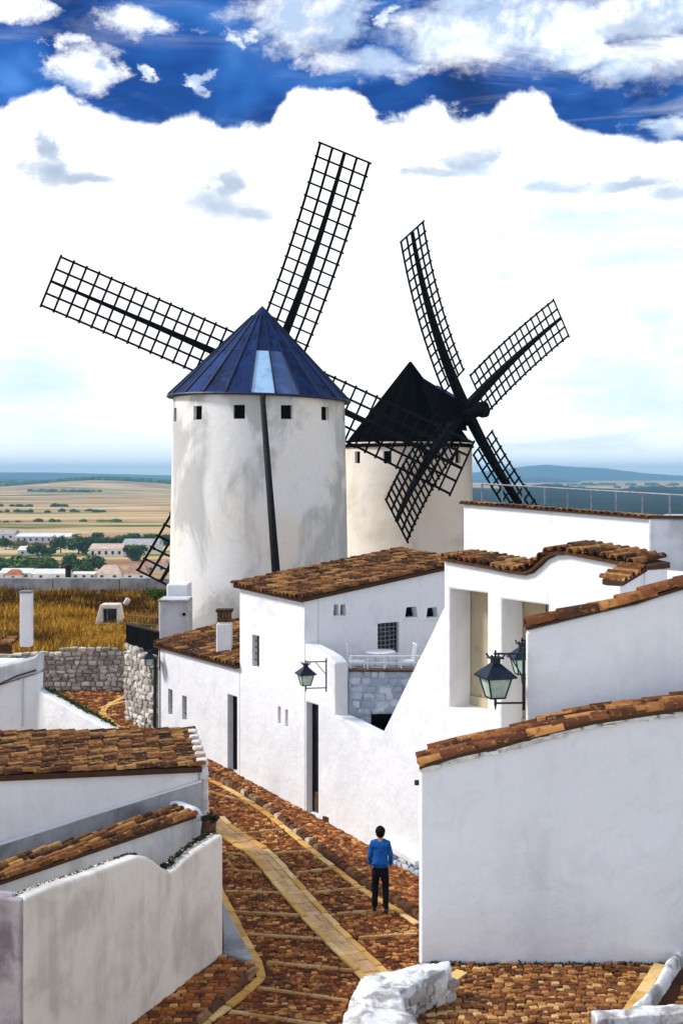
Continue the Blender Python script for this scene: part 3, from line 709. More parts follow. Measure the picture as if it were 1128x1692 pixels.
def top_side(a): return zb0 + rise * a / dep
wall(SIDE, [(0.41, 1.0), (dep, 1.0), (dep, top_side(dep)), (0.41, top_side(.41))], [vent_poly(v) for v in vents] + [rect(*gw)], .35, WHITE, H2)
for v in vents:
    vo = MB().prism(vent_poly((v[0] - .02, v[1] + .02, v[2] - .02, v[3] + .02)), [], lambda a, z, d: SIDE.P(a, z, d + .22), .04).build('vent', DARK, H2)
    MB().prism([(v[0] - .03, v[2] - .05), (v[1] + .03, v[2] - .05), (v[1] + .03, v[2] - .006), (v[0] - .03, v[2] - .006)], [], lambda a, z, d: SIDE.P(a, z, d - .04), .06).build('sill', WHITE, vo, bevel=.01)
window(SIDE, gw, H2, bars=(4, 6), barmat=GREYIRON, depth=.12)
m = MB()
ez = lambda s, k: (zb0 + (zt + .06 - zb0) * (s - s0) / (s1 - s0)) + rise * k / dep
c8 = [(s0 - .1, -.15), (s1 + .08, -.15), (s1 + .08, dep + .1), (s0 - .1, dep + .1)]
m.hexa([FAC.P(a, ez(a, k) - .05, k) for a, k in c8] + [FAC.P(a, ez(a, k) + .03, k) for a, k in c8])
rf = m.build('roof', TILE_BED, H2)
O = FAC.P(s0 - .1, ez(s0 - .1, -.2) + .06, -.22)
upv = (FAC.n3 * dep + Vector((0, 0, rise))).normalized(); ev = (FAC.P(s1, ez(s1, 0)) - FAC.P(s0, ez(s0, 0))).normalized()
lay_tiles(rf, O, ev, upv, 17, (s1 - s0 + .2) / 17, 16, .352, sag=.05)
m = MB(); m.prism([(dep - .3, 1.0), (dep, 1.0), (dep, top_side(dep)), (dep - .3, top_side(dep - .3))], [], lambda a, z, d: FAC.P(s0 + .36 + d, z, a), s1 - s0 - .4); m.build('wall', WHITE, H2)
m = MB(); m.prism([(0.41, 1.0), (dep, 1.0), (dep, top_side(dep)), (0.41, top_side(.41))], [], lambda a, z, d: FAC.P(s1 - d, z, a), .3); m.build('wall', WHITE, H2)

# --- courtyard wall with the stair parapet
s0, s1 = fs(735), fs(503.3)
H3 = thing('courtyard_wall', FAC.P(0, .5), 'white courtyard wall dipping in a deep V between tall house and stair parapet', 'wall')
d2 = rect_uv(FAC, 506, 525, 1163, 1340); d2 = (d2[0], d2[1], st_z(FAC.Y(d2[0])) + .13, d2[3])
top = [(503.3, 1063), (516, 1070), (530, 1077), (544, 1086), (553, 1096), (554, 1182), (575, 1191), (600, 1204), (628, 1218), (650, 1174), (680, 1112), (710, 1052), (733, 1003), (735, 1000)]
wall(FAC, [FAC.uv(u, v) for u, v in top][::-1] + base_pts(s0, s1), [rect(*d2)], .38, WHITE, H3, bevel=.05)
door(FAC, d2, H3, kick=.5, planks=5)
# skirt at the foot of the wall and the rubble under it
m = MB(); m.prism([FAC.uv(640, 1384), FAC.uv(652, 1391), FAC.uv(700, 1420), FAC.uv(700, 1429), FAC.uv(640, 1397)], [], lambda a, z, d: FAC.P(a, z, d - .22), .24)
m.build('ledge', WHITE, H3, bevel=.03)
rubble(H3, FAC, fs(700), fs(636), lambda s: st_z(FAC.Y(s)) + .12, lambda s: FAC.zu(680, 1420), BST, .17, .26, proud=.22)

# --- house with two deep openings
CH = thing('parapet_house', FAC.P(-4, .5, 2), 'white house with two deep tall openings under a wavy tiled parapet', 'house')
s0, s1 = fs(1065), fs(733.5)
topc = [(733.5, 926), (760, 931), (800, 938), (840, 946), (866, 950), (880, 946), (892, 936), (904, 924), (918, 917), (940, 916), (980, 924), (1020, 932), (1065, 942)]
o1 = rect_uv(FAC, 742.5, 804.5, 977, 1172); o2 = rect_uv(FAC, 828, 905, 996, 1196)
o1 = (o1[0], o1[1], 4.22, 6.66); o2 = (o2[0], o2[1], 4.0, 6.58)
out = [FAC.uv(u, v) for u, v in topc][::-1] + base_pts(s0, s1)
THK = 0.58
wall(FAC, out, [rect(*o1), rect(*o2)], THK, WHITE, CH, bevel=.04)
for o in (o1, o2):
    sh = MB().prism(rect(o[0] - .05, o[1] + .05, o[2] - .02, o[3] + .05), [], lambda a, z, d: FAC.P(a, z, d + THK + .005), .06).build('shutter', BEIGE, CH)
    MB().prism(rect(o[0], o[1], o[2], o[2] + .2), [], lambda a, z, d: FAC.P(a, z, d + THK - .06), .06).build('kick_board', BROWNWOOD if False else BEIGE, sh, bevel=.01)
    MB().prism(rect((o[0] + o[1]) / 2 - .012, (o[0] + o[1]) / 2 + .012, o[2] + .2, o[3]), [], lambda a, z, d: FAC.P(a, z, d + THK - .012), .012).build('batten', BROWNWOOD, sh)
m = MB(); m.prism([(s0, 1.0), (s1, 1.0), (s1, 6.95), (s0, 6.95)], [], lambda a, z, d: FAC.P(a, z, d + THK + .08), 4.0); m.build('house_body', WHITE, CH)
# coping tiles across the parapet
cop = MB()
pl = [FAC.uv(u, v) for u, v in topc]
for (a, za), (b, zb) in zip(pl, pl[1:]):
    cop.hexa([FAC.P(a, za + .003, -.10), FAC.P(b, zb + .003, -.10), FAC.P(b, zb + .003, THK + .05), FAC.P(a, za + .003, THK + .05),
              FAC.P(a, za + .06, -.10), FAC.P(b, zb + .06, -.10), FAC.P(b, zb + .11, THK + .05), FAC.P(a, za + .11, THK + .05)])
copo = cop.build('coping', TILE_BED, CH)
def coping_tiles(parent, pts3, d_in, step, rows, rh, slope, meshes=TILES, lift=.085, out_=.14):
    q = resample(pts3, step)
    for a, b in zip(q, q[1:]):
        e = (b - a).normalized()
        for r in range(rows):
            uv_ = (d_in + Vector((0, 0, slope))).normalized(); n = e.cross(uv_).normalized(); n = n if n.z > 0 else -n
            x = uv_.cross(n).normalized(); aa = random.gauss(0, .04); u2 = (uv_ * math.cos(aa) + x * math.sin(aa)).normalized(); x = u2.cross(n).normalized(); sc = step / .205
            p = (a + b) / 2 - d_in * out_ + uv_ * (rh * r + random.gauss(0, .015)) + n * (lift + random.gauss(0, .008))
            inst(random.choice(meshes), 'roof_tile', parent, frame(x * sc, u2 * rh / .35, n * sc, p))
coping_tiles(copo, [FAC.P(a, z) for a, z in pl], FAC.n3, .2, 2, .37, .1)
# return of the parapet at the right end
WG = Line(FAC.P(s0, 0).to_2d(), (4.53, 19.78))
wing = [WG.uv(1064, 944), WG.uv(1044, 956), WG.uv(1024, 968)]
wall(WG, wing + [(wing[-1][0], 1.0), (wing[0][0], 1.0)], [], .3, WHITE, CH)
wc = MB()
for (a, za), (b, zb) in zip(wing, wing[1:]):
    wc.hexa([WG.P(a, za + .003, -.05), WG.P(b, zb + .003, -.05), WG.P(b, zb + .003, .32), WG.P(a, za + .003, .32), WG.P(a, za + .07, -.05), WG.P(b, zb + .07, -.05), WG.P(b, zb + .09, .32), WG.P(a, za + .09, .32)])
wco = wc.build('coping', TILE_BED, CH)
coping_tiles(wco, [WG.P(a, z) for a, z in wing], WG.n3, .16, 1, .36, .1, lift=.06, out_=.06)

# --- courtyard: rubble retaining wall, terrace, furniture
TZ = 4.38
BCORE = plaster('shaded_limewash_rubble_core', (0.50, 0.56, 0.64), (0.24, 0.29, 0.37), 0.44, 0.64, 0.7, 1.4)  # core behind the stones, with the same blue grey shade in its colour
RT = thing('terrace', Vector((.9, 28.9, 2)), 'small terrace on a shade tinted blue grey whitewashed rubble wall inside the courtyard', 'terrace')
RL = Line((-.55, 28.65), (2.6, 28.65))
dr = rect_uv(RL, 613, 650, 1180, 1290); S0 = .72
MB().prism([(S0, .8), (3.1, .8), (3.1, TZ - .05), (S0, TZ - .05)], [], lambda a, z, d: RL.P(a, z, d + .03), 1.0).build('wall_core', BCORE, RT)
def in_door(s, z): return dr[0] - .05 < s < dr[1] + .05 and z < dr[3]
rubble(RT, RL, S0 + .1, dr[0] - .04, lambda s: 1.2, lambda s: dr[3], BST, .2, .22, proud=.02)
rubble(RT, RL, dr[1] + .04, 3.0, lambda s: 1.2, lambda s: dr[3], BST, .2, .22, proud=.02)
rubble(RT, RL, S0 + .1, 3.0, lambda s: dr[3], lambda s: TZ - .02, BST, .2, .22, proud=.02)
MB().prism(rect(S0, 3.1, TZ - .03, TZ + .02), [], lambda a, z, d: RL.P(a, z, d - .04), .3).build('coping', BROWNWOOD, RT, bevel=.01)
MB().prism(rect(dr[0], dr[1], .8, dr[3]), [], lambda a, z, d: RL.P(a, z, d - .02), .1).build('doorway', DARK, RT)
tp = [(.17, 28.9), (2.9, 28.9), (3.1, 31.6), (SIDE.P(2.2, 0).x - .02, SIDE.P(2.2, 0).y - .05), (SIDE.P(.5, 0).x + .02, SIDE.P(.5, 0).y - .05)]
MB().prism(tp, [], lambda a, b, d: Vector((a, b, TZ - .34 - d)), .13).build('slab', WHITE_GREY, RT, bevel=.02)
RA = thing('terrace_railing', Vector((.9, 28.75, TZ)), 'low white railing along the terrace edge above the rubble wall', 'railing')
for k in range(2): MB().tube([Vector((.2, 28.75, TZ + .16 + .16 * k)), Vector((2.3, 28.75, TZ + .16 + .16 * k))], .018, 6).build('rail', WHITEMETAL, RA)
for k in range(6): MB().tube([Vector((.22 + .4 * k, 28.75, TZ + .01)), Vector((.22 + .4 * k, 28.75, TZ + .33))], .018, 6).build('post', WHITEMETAL, RA)
TZ -= .34
TB = thing('garden_table', Vector((.95, 29.6, TZ)), 'white metal table on the terrace in front of the barred window', 'table')
MB().lathe((.95, 29.6, TZ + .62), [(.36, 0), (.38, .02), (.36, .04)], 20).build('tabletop', WHITEMETAL, TB)
for k in range(4):
    a = k * math.pi / 2 + .5; MB().tube([Vector((.95, 29.6, TZ + .62)) + Vector((math.cos(a), math.sin(a), 0)) * .2, Vector((.95, 29.6, TZ)) + Vector((math.cos(a), math.sin(a), 0)) * .3], .018, 6).build('leg', WHITEMETAL, TB)
def garden_chair(x, y, rz, label):
    c = thing('garden_chair', Vector((x, y, TZ)), label, 'chair', 'white garden chairs on the terrace')
    Rm = Matrix.Rotation(rz, 3, 'Z'); O = Vector((x, y, TZ)); q = lambda a, b, z: O + Rm @ Vector((a, b, z))
    MB().hexa([q(*p) for p in ((-.2, -.2, .42), (.2, -.2, .42), (.2, .2, .42), (-.2, .2, .42), (-.2, -.2, .45), (.2, -.2, .45), (.2, .2, .45), (-.2, .2, .45))]).build('seat', WHITEMETAL, c)
    for a, b in ((-.18, -.18), (.18, -.18), (-.18, .18), (.18, .18)): MB().tube([q(a, b, .42), q(a * 1.1, b * 1.1, 0)], .016, 6).build('leg', WHITEMETAL, c)
    m = MB()
    for k in range(5): m.tube([q(-.18 + .09 * k, .19, .45), q(-.18 + .09 * k, .25, .84)], .011, 5)
    m.tube([q(-.2, .25, .84), q(.2, .25, .84)], .018, 6); m.build('backrest', WHITEMETAL, c)
garden_chair(.38, 29.5, 1.5, 'white garden chair left of the terrace table')
garden_chair(1.55, 29.5, -1.4, 'white garden chair right of the terrace table')
MB().prism([(-.6, 26.9), (.5, 27.9), (2.9, 25.9), (3.2, 28.7), (-.6, 28.7)][0:0] or [(-.45, 28.75), (2.6, 28.75), (2.6, 26.2)], [], lambda a, b, d: Vector((a, b, .9 - d)), .3).build('courtyard_floor', MORTAR, None, kind='structure')

# --- white building with the railed roof
K1, K2_ = Vector((3.62, 36.0)), Vector((3.62, 36.0)) + Vector((.5623, -.8269)) * 10.5
KL = Line(K1, K2_)
KB = thing('flat_roof_house', KL.P(4, 3, 2), 'white flat roofed house with a thin brown eave and roof railing', 'house')
zl, zr = KL.zu(766, 833), KL.zu(1128, 862)
sr = KL.su(1128); slope = (zr - zl) / sr
zk = lambda s: zl + slope * s
wall(KL, [(0, 3), (10.4, 3), (10.4, zk(10.4)), (0, zk(0))], [], .4, WHITE, KB)
MB().prism([(0.0, 3), (10.4, 3), (10.4, zk(10.4) - .05), (0.0, zk(0) - .05)], [], lambda a, z, d: KL.P(a, z - .9, d + .41), 5).build('house_body', WHITE, KB)
ke = MB(); ke.hexa([KL.P(0 - .06, zk(0) + .004, -.12), KL.P(10.4, zk(10.4) + .004, -.12), KL.P(10.4, zk(10.4) + .004, .5), KL.P(-.06, zk(0) + .004, .5), KL.P(-.06, zk(0) + .055, -.12), KL.P(10.4, zk(10.4) + .055, -.12), KL.P(10.4, zk(10.4) + .09, .5), KL.P(-.06, zk(0) + .09, .5)])
keo = ke.build('eave', TILE_BED, KB)
for i in range(46):
    s = .11 + i * .224; p = KL.P(s, zk(s) + .06, -.16)
    inst(random.choice(TILES), 'roof_tile', keo, frame(KL.d3 * -1.0, KL.n3, Vector((0, 0, .55)), p))
RK = thing('roof_railing', KL.P(4, zk(4), 1), 'grey metal railing running along the flat roof against the blue hills', 'railing')
zr_ = lambda s: zk(s) + .62
for dz, rr in ((.62, .026), (.09, .016)):
    MB().tube([KL.P(s, zk(s) + dz, .3) for s in (.5, 3, 6, 10.3)], rr, 6).build('rail', GREYIRON, RK)
for i in range(12):
    s = .5 + .88 * i; MB().tube([KL.P(s, zk(s) + .05, .3), KL.P(s, zk(s) + .62, .3)], .022 if i % 3 else .034, 6).build('post', GREYIRON, RK)
# lower grey block beside it
KG = Line((6.83, 27.0), (12, 27.0))
GB = thing('side_annex', Vector((8.5, 28.5, 3)), 'plain grey white block standing right of the wavy tiled parapet', 'building')
MB().prism([(6.84, 27.0), (12, 27.0), (12.4, 31), (8.15, 30.6)], [], lambda a, b, d: Vector((a, b, 8.03 - d - .01 * (a - 6.8))), 6).build('wall', WHITE_GREY, GB, bevel=.05)
MB().prism([(6.80, 26.93), (12, 26.93), (12, 27.2), (6.9, 27.2)], [], lambda a, b, d: Vector((a, b, 8.10 - d - .01 * (a - 6.8))), .06).build('coping', TILE_BED, GB)

# ================================================================== near buildings on the right
AZ = 3.75
AL = Line((.832, 13.0), (6.0, 13.0))
NA = thing('gable_house', Vector((3, 13.5, AZ)), 'big blank pale gable wall filling the right foreground under sloping tile coping', 'house')
topA = [(692, 1270), (760, 1250), (830, 1234), (900, 1214), (980, 1196), (1060, 1184), (1128, 1174), (1240, 1152)]
pA = [AL.uv(u, v) for u, v in topA]
MB().prism(pA + [(pA[-1][0], -.5), (pA[0][0], -.5)], [], lambda a, z, d: AL.P(a + d * .09, z, d), .62).build('wall', WHITE, NA, bevel=.06)
cA = MB()
for (a, za), (b, zb) in zip(pA, pA[1:]):
    cA.hexa([AL.P(a, za + .004, -.05), AL.P(b, zb + .004, -.05), AL.P(b + .06, zb + .004, .6), AL.P(a + .06, za + .004, .6), AL.P(a, za + .045, -.05), AL.P(b, zb + .045, -.05), AL.P(b + .06, zb + .05, .6), AL.P(a + .06, za + .05, .6)])
cAo = cA.build('coping', TILE_BED, NA)
def rake_tiles(parent, ln, pts, rows, row_w, d0, length, meshes, lift, skew=0.0, zslope=0.0):
    P3 = [ln.P(a, z) for a, z in pts]
    q = resample(P3, length)
    for r in range(rows):
        for a, b in zip(q, q[1:]):
            uv_ = (b - a).normalized(); x = ln.n3; n = x.cross(uv_).normalized(); n = n if n.z > 0 else -n
            a2 = random.gauss(0, .05); u2 = (uv_ * math.cos(a2) + x * math.sin(a2) + n * -.04).normalized(); x2 = u2.cross(n).normalized()
            sc = row_w / .205 * random.uniform(.95, 1.08)
            p = a + ln.n3 * (d0 + row_w * r + random.gauss(0, .012)) + ln.d3 * skew * r + Vector((0, 0, zslope * r)) + n * (lift + random.gauss(0, .01)) + uv_ * (random.gauss(0, .02) + (length / 2 if r % 2 else 0))
            inst(random.choice(meshes), 'roof_tile', parent, frame(x2 * sc, u2 * length * 1.05 / .35, n * sc, p))
rake_tiles(cAo, AL, pA, 4, .155, .04, .30, REDTILES, .03, .012)
# broken mortar lumps under the coping
for k in range(56):
    u = random.uniform(698, 1128); v = np.interp(u, [t[0] for t in topA], [t[1] for t in topA]); a, z = AL.uv(u, v)
    M4 = (Matrix.Rotation(random.uniform(-.3, .1), 3, 'Y') @ Matrix.Diagonal((random.uniform(.05, .26), .08, random.uniform(.025, .07)))).to_4x4(); M4.translation = AL.P(a, z - random.uniform(.0, .045), -.012); inst(random.choice(WST), 'mortar_lump', NA, M4)
MB().tube([AL.P(-.03, 5.62, .3), AL.P(.04, 5.62, .3)][::1], .03, 8).build('drain_spout', IRON, NA)

BL = Line((2.128, 14.0), (7.5, 14.0))
NB = thing('upper_gable_house', Vector((4, 14.5, AZ)), 'pale blue shaded gable wall behind the big foreground gable with lantern at its corner', 'house')
topB = [(868, 1041), (900, 1033), (950, 1021), (1000, 1009), (1050, 998), (1090, 984), (1128, 973), (1240, 945)]
pB = [BL.uv(u, v) for u, v in topB]
MB().prism(pB + [(pB[-1][0], 2), (pB[0][0], 2)], [], lambda a, z, d: BL.P(a + d * .22, z, d), .34).build('wall', WHITE, NB, bevel=.05)
MB().prism([(pB[0][0] + .03, 2), (pB[-1][0], 2), (pB[-1][0], 6.0), (pB[0][0] + .03, 6.0)], [], lambda a, z, d: BL.P(a + (d + .35) * .22, z, d + .35), 6.0).build('house_body', WHITE, NB)
cB = MB()
for (a, za), (b, zb) in zip(pB, pB[1:]):
    cB.hexa([BL.P(a, za + .004, -.04), BL.P(b, zb + .004, -.04), BL.P(b + .02, zb + .004, .3), BL.P(a + .02, za + .004, .3), BL.P(a, za + .03, -.04), BL.P(b, zb + .03, -.04), BL.P(b + .02, zb + .03, .3), BL.P(a + .02, za + .03, .3)])
cBo = cB.build('coping', TILE_BED, NB)
rake_tiles(cBo, BL, pB, 1, .22, .06, .36, REDTILES, .03)

# near terrace of ochre cobbles with its parapet of white rubble
tpoly = [(.83, 13.05), (7, 13.05), (7, 9), (.05, 9), (.08, 10.6), (.30, 11.75), (1.05, 12.2)]
m = MB(); m.prism(tpoly, [], lambda a, b, d: Vector((a, b, AZ - d)), 4.2)
nt_ = m.build('upper_path', MORTAR, None, kind='structure')
specs = []; y = 10.2
while y < 12.95:
    sy = random.uniform(.052, .072); x = .3
    while x < 4.2:
        sx = random.uniform(.055, .125); c = Vector((x + sx / 2, y + random.gauss(0, .012)))
        u = U0 + F * c.x / c.y; v = V0 + F * (CZ - AZ) / c.y
        if u < 1150 and v < 1705 and inside(c, tpoly) and not near_line(c, [Vector((3.62, 12.95, 0)), Vector((2.72, 11.0, 0))], .14): specs.append((Vector((c.x, c.y, AZ)), Vector((1, random.gauss(0, .25), 0)), Vector((random.gauss(0, .25), 1, 0)), sx, sy * random.uniform(.85, 1.15), random.uniform(.012, .035)))
        x += sx
    y += sy
random.shuffle(specs); specs.sort(key=lambda s: 0 if .75 < s[0].x < 3.0 and s[0].y < 12.6 else 1)
cobm2 = [cobble_mesh(20 + i, COBBLE_G) for i in range(6)]
for c, xv, yv, sx, sy, h in specs[:300]: inst(random.choice(cobm2), 'cobblestone', nt_, frame(xv * sx, yv * sy, Vector((0, 0, h)), c))
stuff_boxes('cobblestones', COBBLE_GS, nt_, specs[300:])
def nearp(u, v, z): Y = F * (CZ - z) / (v - V0); return Vector(((u - U0) / F * Y, Y, z))
lay_line('border_stone', [nearp(764, 1608, AZ), nearp(690, 1662, AZ), nearp(655, 1692, AZ)], .26, .13, .035, cob_g, nt_)
lay_line('border_stone', [nearp(1090, 1598, AZ), nearp(1062, 1640, AZ), nearp(1028, 1692, AZ)], .26, .13, .035, cob_g, nt_)

PW = thing('rubble_parapet', Vector((.5, 11.7, AZ)), 'thick whitewashed rubble parapet bending round the path corner at the bottom edge', 'wall')
ZP = 4.05
def blockwall(poly, z0, z1, mat, parent, name='wall_core'):
    return MB().prism(poly, [], lambda a, b, d: Vector((a, b, z1 - d)), z1 - z0).build(name, mat, parent, bevel=.05)
outer = [nearp(738, 1597, ZP - .06), nearp(690, 1603, ZP - .06), nearp(640, 1611, ZP - .06), nearp(598, 1628, ZP - .06), nearp(580, 1662, ZP - .06), nearp(574, 1720, ZP - .06)]
inner = [nearp(690, 1740, ZP - .06), nearp(664, 1690, ZP - .06), nearp(650, 1654, ZP - .06), nearp(668, 1638, ZP - .06), nearp(704, 1618, ZP - .06), nearp(742, 1603, ZP - .06)]
ROUGHWHITE = plaster('rough_whitewash', (0.82, 0.81, 0.79), (0.26, 0.24, 0.23), 0.47, 0.60, 0.85, 4.2, rough=0.95, relief=0.05)
def lumpy_wall(name, A, B, za, zb, zt, parent, amp=.05, n=60, mat=None, label=None):
    '''continuous rubble wall between plan curves A and B (same direction), face down to za on A's side and zb on B's'''
    ns = max(2, n // (len(A) - 1)); A2, B2 = [], []
    for i in range(len(A) - 1):
        for t in range(ns): A2.append(A[i].lerp(A[i + 1], t / ns)); B2.append(B[i].lerp(B[i + 1], t / ns))
    A, B = A2 + [A[-1]], B2 + [B[-1]]; k = len(A); m = MB(); prof = []
    for i in range(k):
        a, b = A[i], B[i]; up = Vector((0, 0, 1)); row = []
        for t in np.linspace(0, 1, 16): row.append(Vector((a.x, a.y, za + (zt - za) * t ** .6)))
        for t in np.linspace(.08, .92, 16): row.append(Vector((a.x + (b.x - a.x) * t, a.y + (b.y - a.y) * t, zt + .03 * math.sin(math.pi * t))))
        for t in np.linspace(1, 0, 8): row.append(Vector((b.x, b.y, zb + (zt - zb) * t)))
        prof.append(row)
    w = len(prof[0])
    for row in prof:
        c = sum(row, Vector()) / w
        for q in row:
            o = Vector((mnoise.fractal(q * 3.2, 1, 2, 4), mnoise.fractal(q * 3.2 + Vector((9, 0, 0)), 1, 2, 4), mnoise.fractal(q * 3.2 + Vector((0, 9, 0)), 1, 2, 4))) * amp + Vector((mnoise.noise(q * 21), mnoise.noise(q * 21 + Vector((5, 0, 0))), mnoise.noise(q * 17))) * amp * .35
            cell = mnoise.voronoi(q * 5.5)[0]; o.z += (min(.16, cell[1] - cell[0]) - .08) * amp * 2.0
            m.v.append(tuple(q + o))
    m.f = [(i * w + j, i * w + j + 1, (i + 1) * w + j + 1, (i + 1) * w + j) for i in range(k - 1) for j in range(w - 1)]
    m.f += [tuple(range(w)), tuple((k - 1) * w + j for j in range(w))[::-1]]
    return m.build(name, mat or ROUGHWHITE, parent, smooth=True)
ZW = ZP + .02
oA = [nearp(u, v, ZW) for u, v in ((738, 1592), (690, 1597), (640, 1605), (596, 1618), (578, 1650), (566, 1690), (556, 1730))]
iB = [nearp(u, v, ZW) for u, v in ((746, 1602), (716, 1612), (686, 1626), (660, 1640), (668, 1662), (690, 1690), (716, 1730))]
lumpy_wall('wall_body', oA, iB, -.2, AZ - .05, ZW, PW, .024, 96)
for a, b in zip(iB[:3], iB[1:4]):
    ln = Line((a.x, a.y), (b.x, b.y)); rubble(PW, ln, 0, ln.len, lambda s: AZ, lambda s: ZW - .07, RST, .11, .12, proud=.05)
for q, sx_, sy_, sz_ in ((outer[3].lerp(inner[3], .35), .30, .24, .16), (outer[1].lerp(inner[4], .5), .32, .2, .14), (inner[1].lerp(outer[4], .4), .34, .3, .15), (outer[2].lerp(inner[3], .6), .22, .2, .12)):
    M4 = (Matrix.Rotation(random.uniform(0, 6), 3, 'Z') @ Matrix.Diagonal((sx_, sy_, sz_))).to_4x4(); M4.translation = (q.x, q.y, ZP - .035); inst(random.choice(WST), 'stone', PW, M4)
# low line of white stones on the right
LK = thing('stone_edging', Vector((3.2, 12, AZ)), 'low lumpy white stone edging along the right side of the ochre path', 'edging')
ed = [nearp(1140, 1566, AZ + .02), nearp(1112, 1602, AZ + .02), nearp(1080, 1652, AZ + .02), nearp(1046, 1690, AZ + .02)]
lumpy_wall('edging_body', [p + Vector((-.04, 0, 0)) for p in ed], [p + Vector((.06, 0, 0)) for p in ed], AZ - .02, AZ - .02, AZ + .12, LK, .018, 60)
ed2 = [nearp(980, 1697, AZ + .02), nearp(1050, 1690, AZ + .02), nearp(1140, 1682, AZ + .02)]
lumpy_wall('edging_body', [p + Vector((0, -.1, 0)) for p in ed2], [p + Vector((0, .08, 0)) for p in ed2], AZ - .02, AZ - .02, AZ + .12, LK, .02, 40)

def tufts(name, label, pts, spread, n, size, mat=MOSS, cat='moss'):
    vs = []; fs_ = []; k = 0
    for i in range(n):
        t = random.random() * (len(pts) - 1); a = pts[int(t)]; b = pts[min(int(t) + 1, len(pts) - 1)]; p = a + (b - a) * (t - int(t))
        p = p + Vector((random.gauss(0, spread), random.gauss(0, spread), abs(random.gauss(0, spread * .6))))
        d = Vector((random.uniform(-1, 1), random.uniform(-1, 1), random.uniform(.1, 1))).normalized(); s_ = size * random.uniform(.5, 1.2)
        e = d.cross(Vector((random.uniform(-1, 1), random.uniform(-1, 1), random.uniform(-1, 1)))).normalized()
        vs += [p - e * s_ * .3, p + e * s_ * .3, p + d * s_ + e * s_ * .15, p + d * s_ - e * s_ * .15]; fs_.append((k, k + 1, k + 2, k + 3)); k += 4
    me = bpy.data.meshes.new(name); me.from_pydata([tuple(v) for v in vs], [], fs_); me.materials.append(mat)
    o = bpy.data.objects.new(name, me); COL.objects.link(o); return tag(o, label, cat, None, 'stuff')
tufts('weeds', 'thin dark weeds along the foot of the big gable wall', [Vector((.95, 12.96, AZ)), Vector((1.3, 12.94, AZ)), Vector((3.55, 12.95, AZ))], .014, 1100, .035)

# ================================================================== left foreground
GA, GB_ = Vector((-2.205, 21.95)), Vector((-4.54, 17.33))
GL = Line(GA, GB_)
FW = thing('boundary_wall', Vector((-3.2, 20, .2)), 'grey white street wall with a notched wavy top at the lower left', 'wall')
topG = [(369, 1378), (350, 1390), (330, 1402), (308, 1420), (292, 1436), (282, 1441), (270, 1434), (256, 1423), (244, 1416), (230, 1415), (205, 1424), (150, 1445), (90, 1464), (41, 1486)]
pG = [GL.uv(u, v) for u, v in topG]
wall(GL, pG + [(pG[-1][0], -.9), (pG[0][0], -.5)], [], .32, WHITE_WARM, FW, bevel=.05)
GL2 = Line((-4.56, 17.32), (-8.5, 18.4))
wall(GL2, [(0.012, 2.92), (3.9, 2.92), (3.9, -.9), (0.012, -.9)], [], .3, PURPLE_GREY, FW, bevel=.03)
tufts('moss', 'dark moss and weeds on the dipped end of the street wall', [GL.P(a, z + .02, .2) for a, z in pG[:6]], .025, 420, .06)
tufts('moss', 'thin dark moss line on the long top of the street wall', [GL.P(a, z + .0, .22) for a, z in pG[8:]], .012, 420, .03)

# lean-to with the lower tile strip
H1R, H1L = Vector((-2.84, 22.75)), Vector((-5.75, 18.6))
HL = Line(H1R, H1L)
LT = thing('lean_to', Vector((-4, 20.5, 1)), 'low grey lean-to with a narrow strip of tiles behind the notched street wall', 'lean-to')
topH = [(318, 1346), (250, 1368), (180, 1392), (100, 1420), (0, 1454), (-60, 1474)]
pH = [HL.uv(u, v) for u, v in topH]
MB().prism(pH + [(pH[-1][0], .0), (pH[0][0], .0)], [], lambda a, z, d: HL.P(a, z, d), .35).build('wall', WHITE_GREY, LT, bevel=.03)
P3 = [HL.P(a, z) for a, z in pH]; upd = (P3[-1] - P3[0]).normalized()
ww = HL.n3 + Vector((0, 0, .05))
rb = MB()
rb.hexa([P3[0] + Vector((0, 0, -.05)) - HL.n3 * .1, P3[-1] + Vector((0, 0, -.05)) - HL.n3 * .1, P3[-1] + ww * .62 + Vector((0, 0, -.06)), P3[0] + ww * .62 + Vector((0, 0, -.06)),
         P3[0] + Vector((0, 0, .012)) - HL.n3 * .1, P3[-1] + Vector((0, 0, .012)) - HL.n3 * .1, P3[-1] + ww * .62, P3[0] + ww * .62])
lro = rb.build('roof', TILE_BED, LT)
lay_tiles(lro, P3[0] - HL.n3 * .14 + Vector((0, 0, .02)), ww, upd, 4, .165, 17, .32, bed=False, jit=1.6)
ee = P3[0] - upd * .30
MB().hexa([P3[0] - HL.n3 * .06 + Vector((0, 0, -.16)), ee - HL.n3 * .02 + Vector((0, 0, -.14)), ee + ww * .58 + Vector((0, 0, -.1)), P3[0] + ww * .66 + Vector((0, 0, -.1)),
           P3[0] - HL.n3 * .04 + Vector((0, 0, .12)), ee + Vector((0, 0, .04)), ee + ww * .5 + Vector((0, 0, .1)), P3[0] + ww * .62 + Vector((0, 0, .17))]).build('mortar_end', WHITE, LT, bevel=.09)
MB().prism([HL.uv(318, 1350), HL.uv(343, 1344), (HL.uv(343, 1344)[0], .1), (HL.uv(318, 1350)[0], .1)], [], lambda a, z, d: HL.P(a, z, d + .04), .5).build('wall_end', WHITE_GREY, LT, bevel=.08)

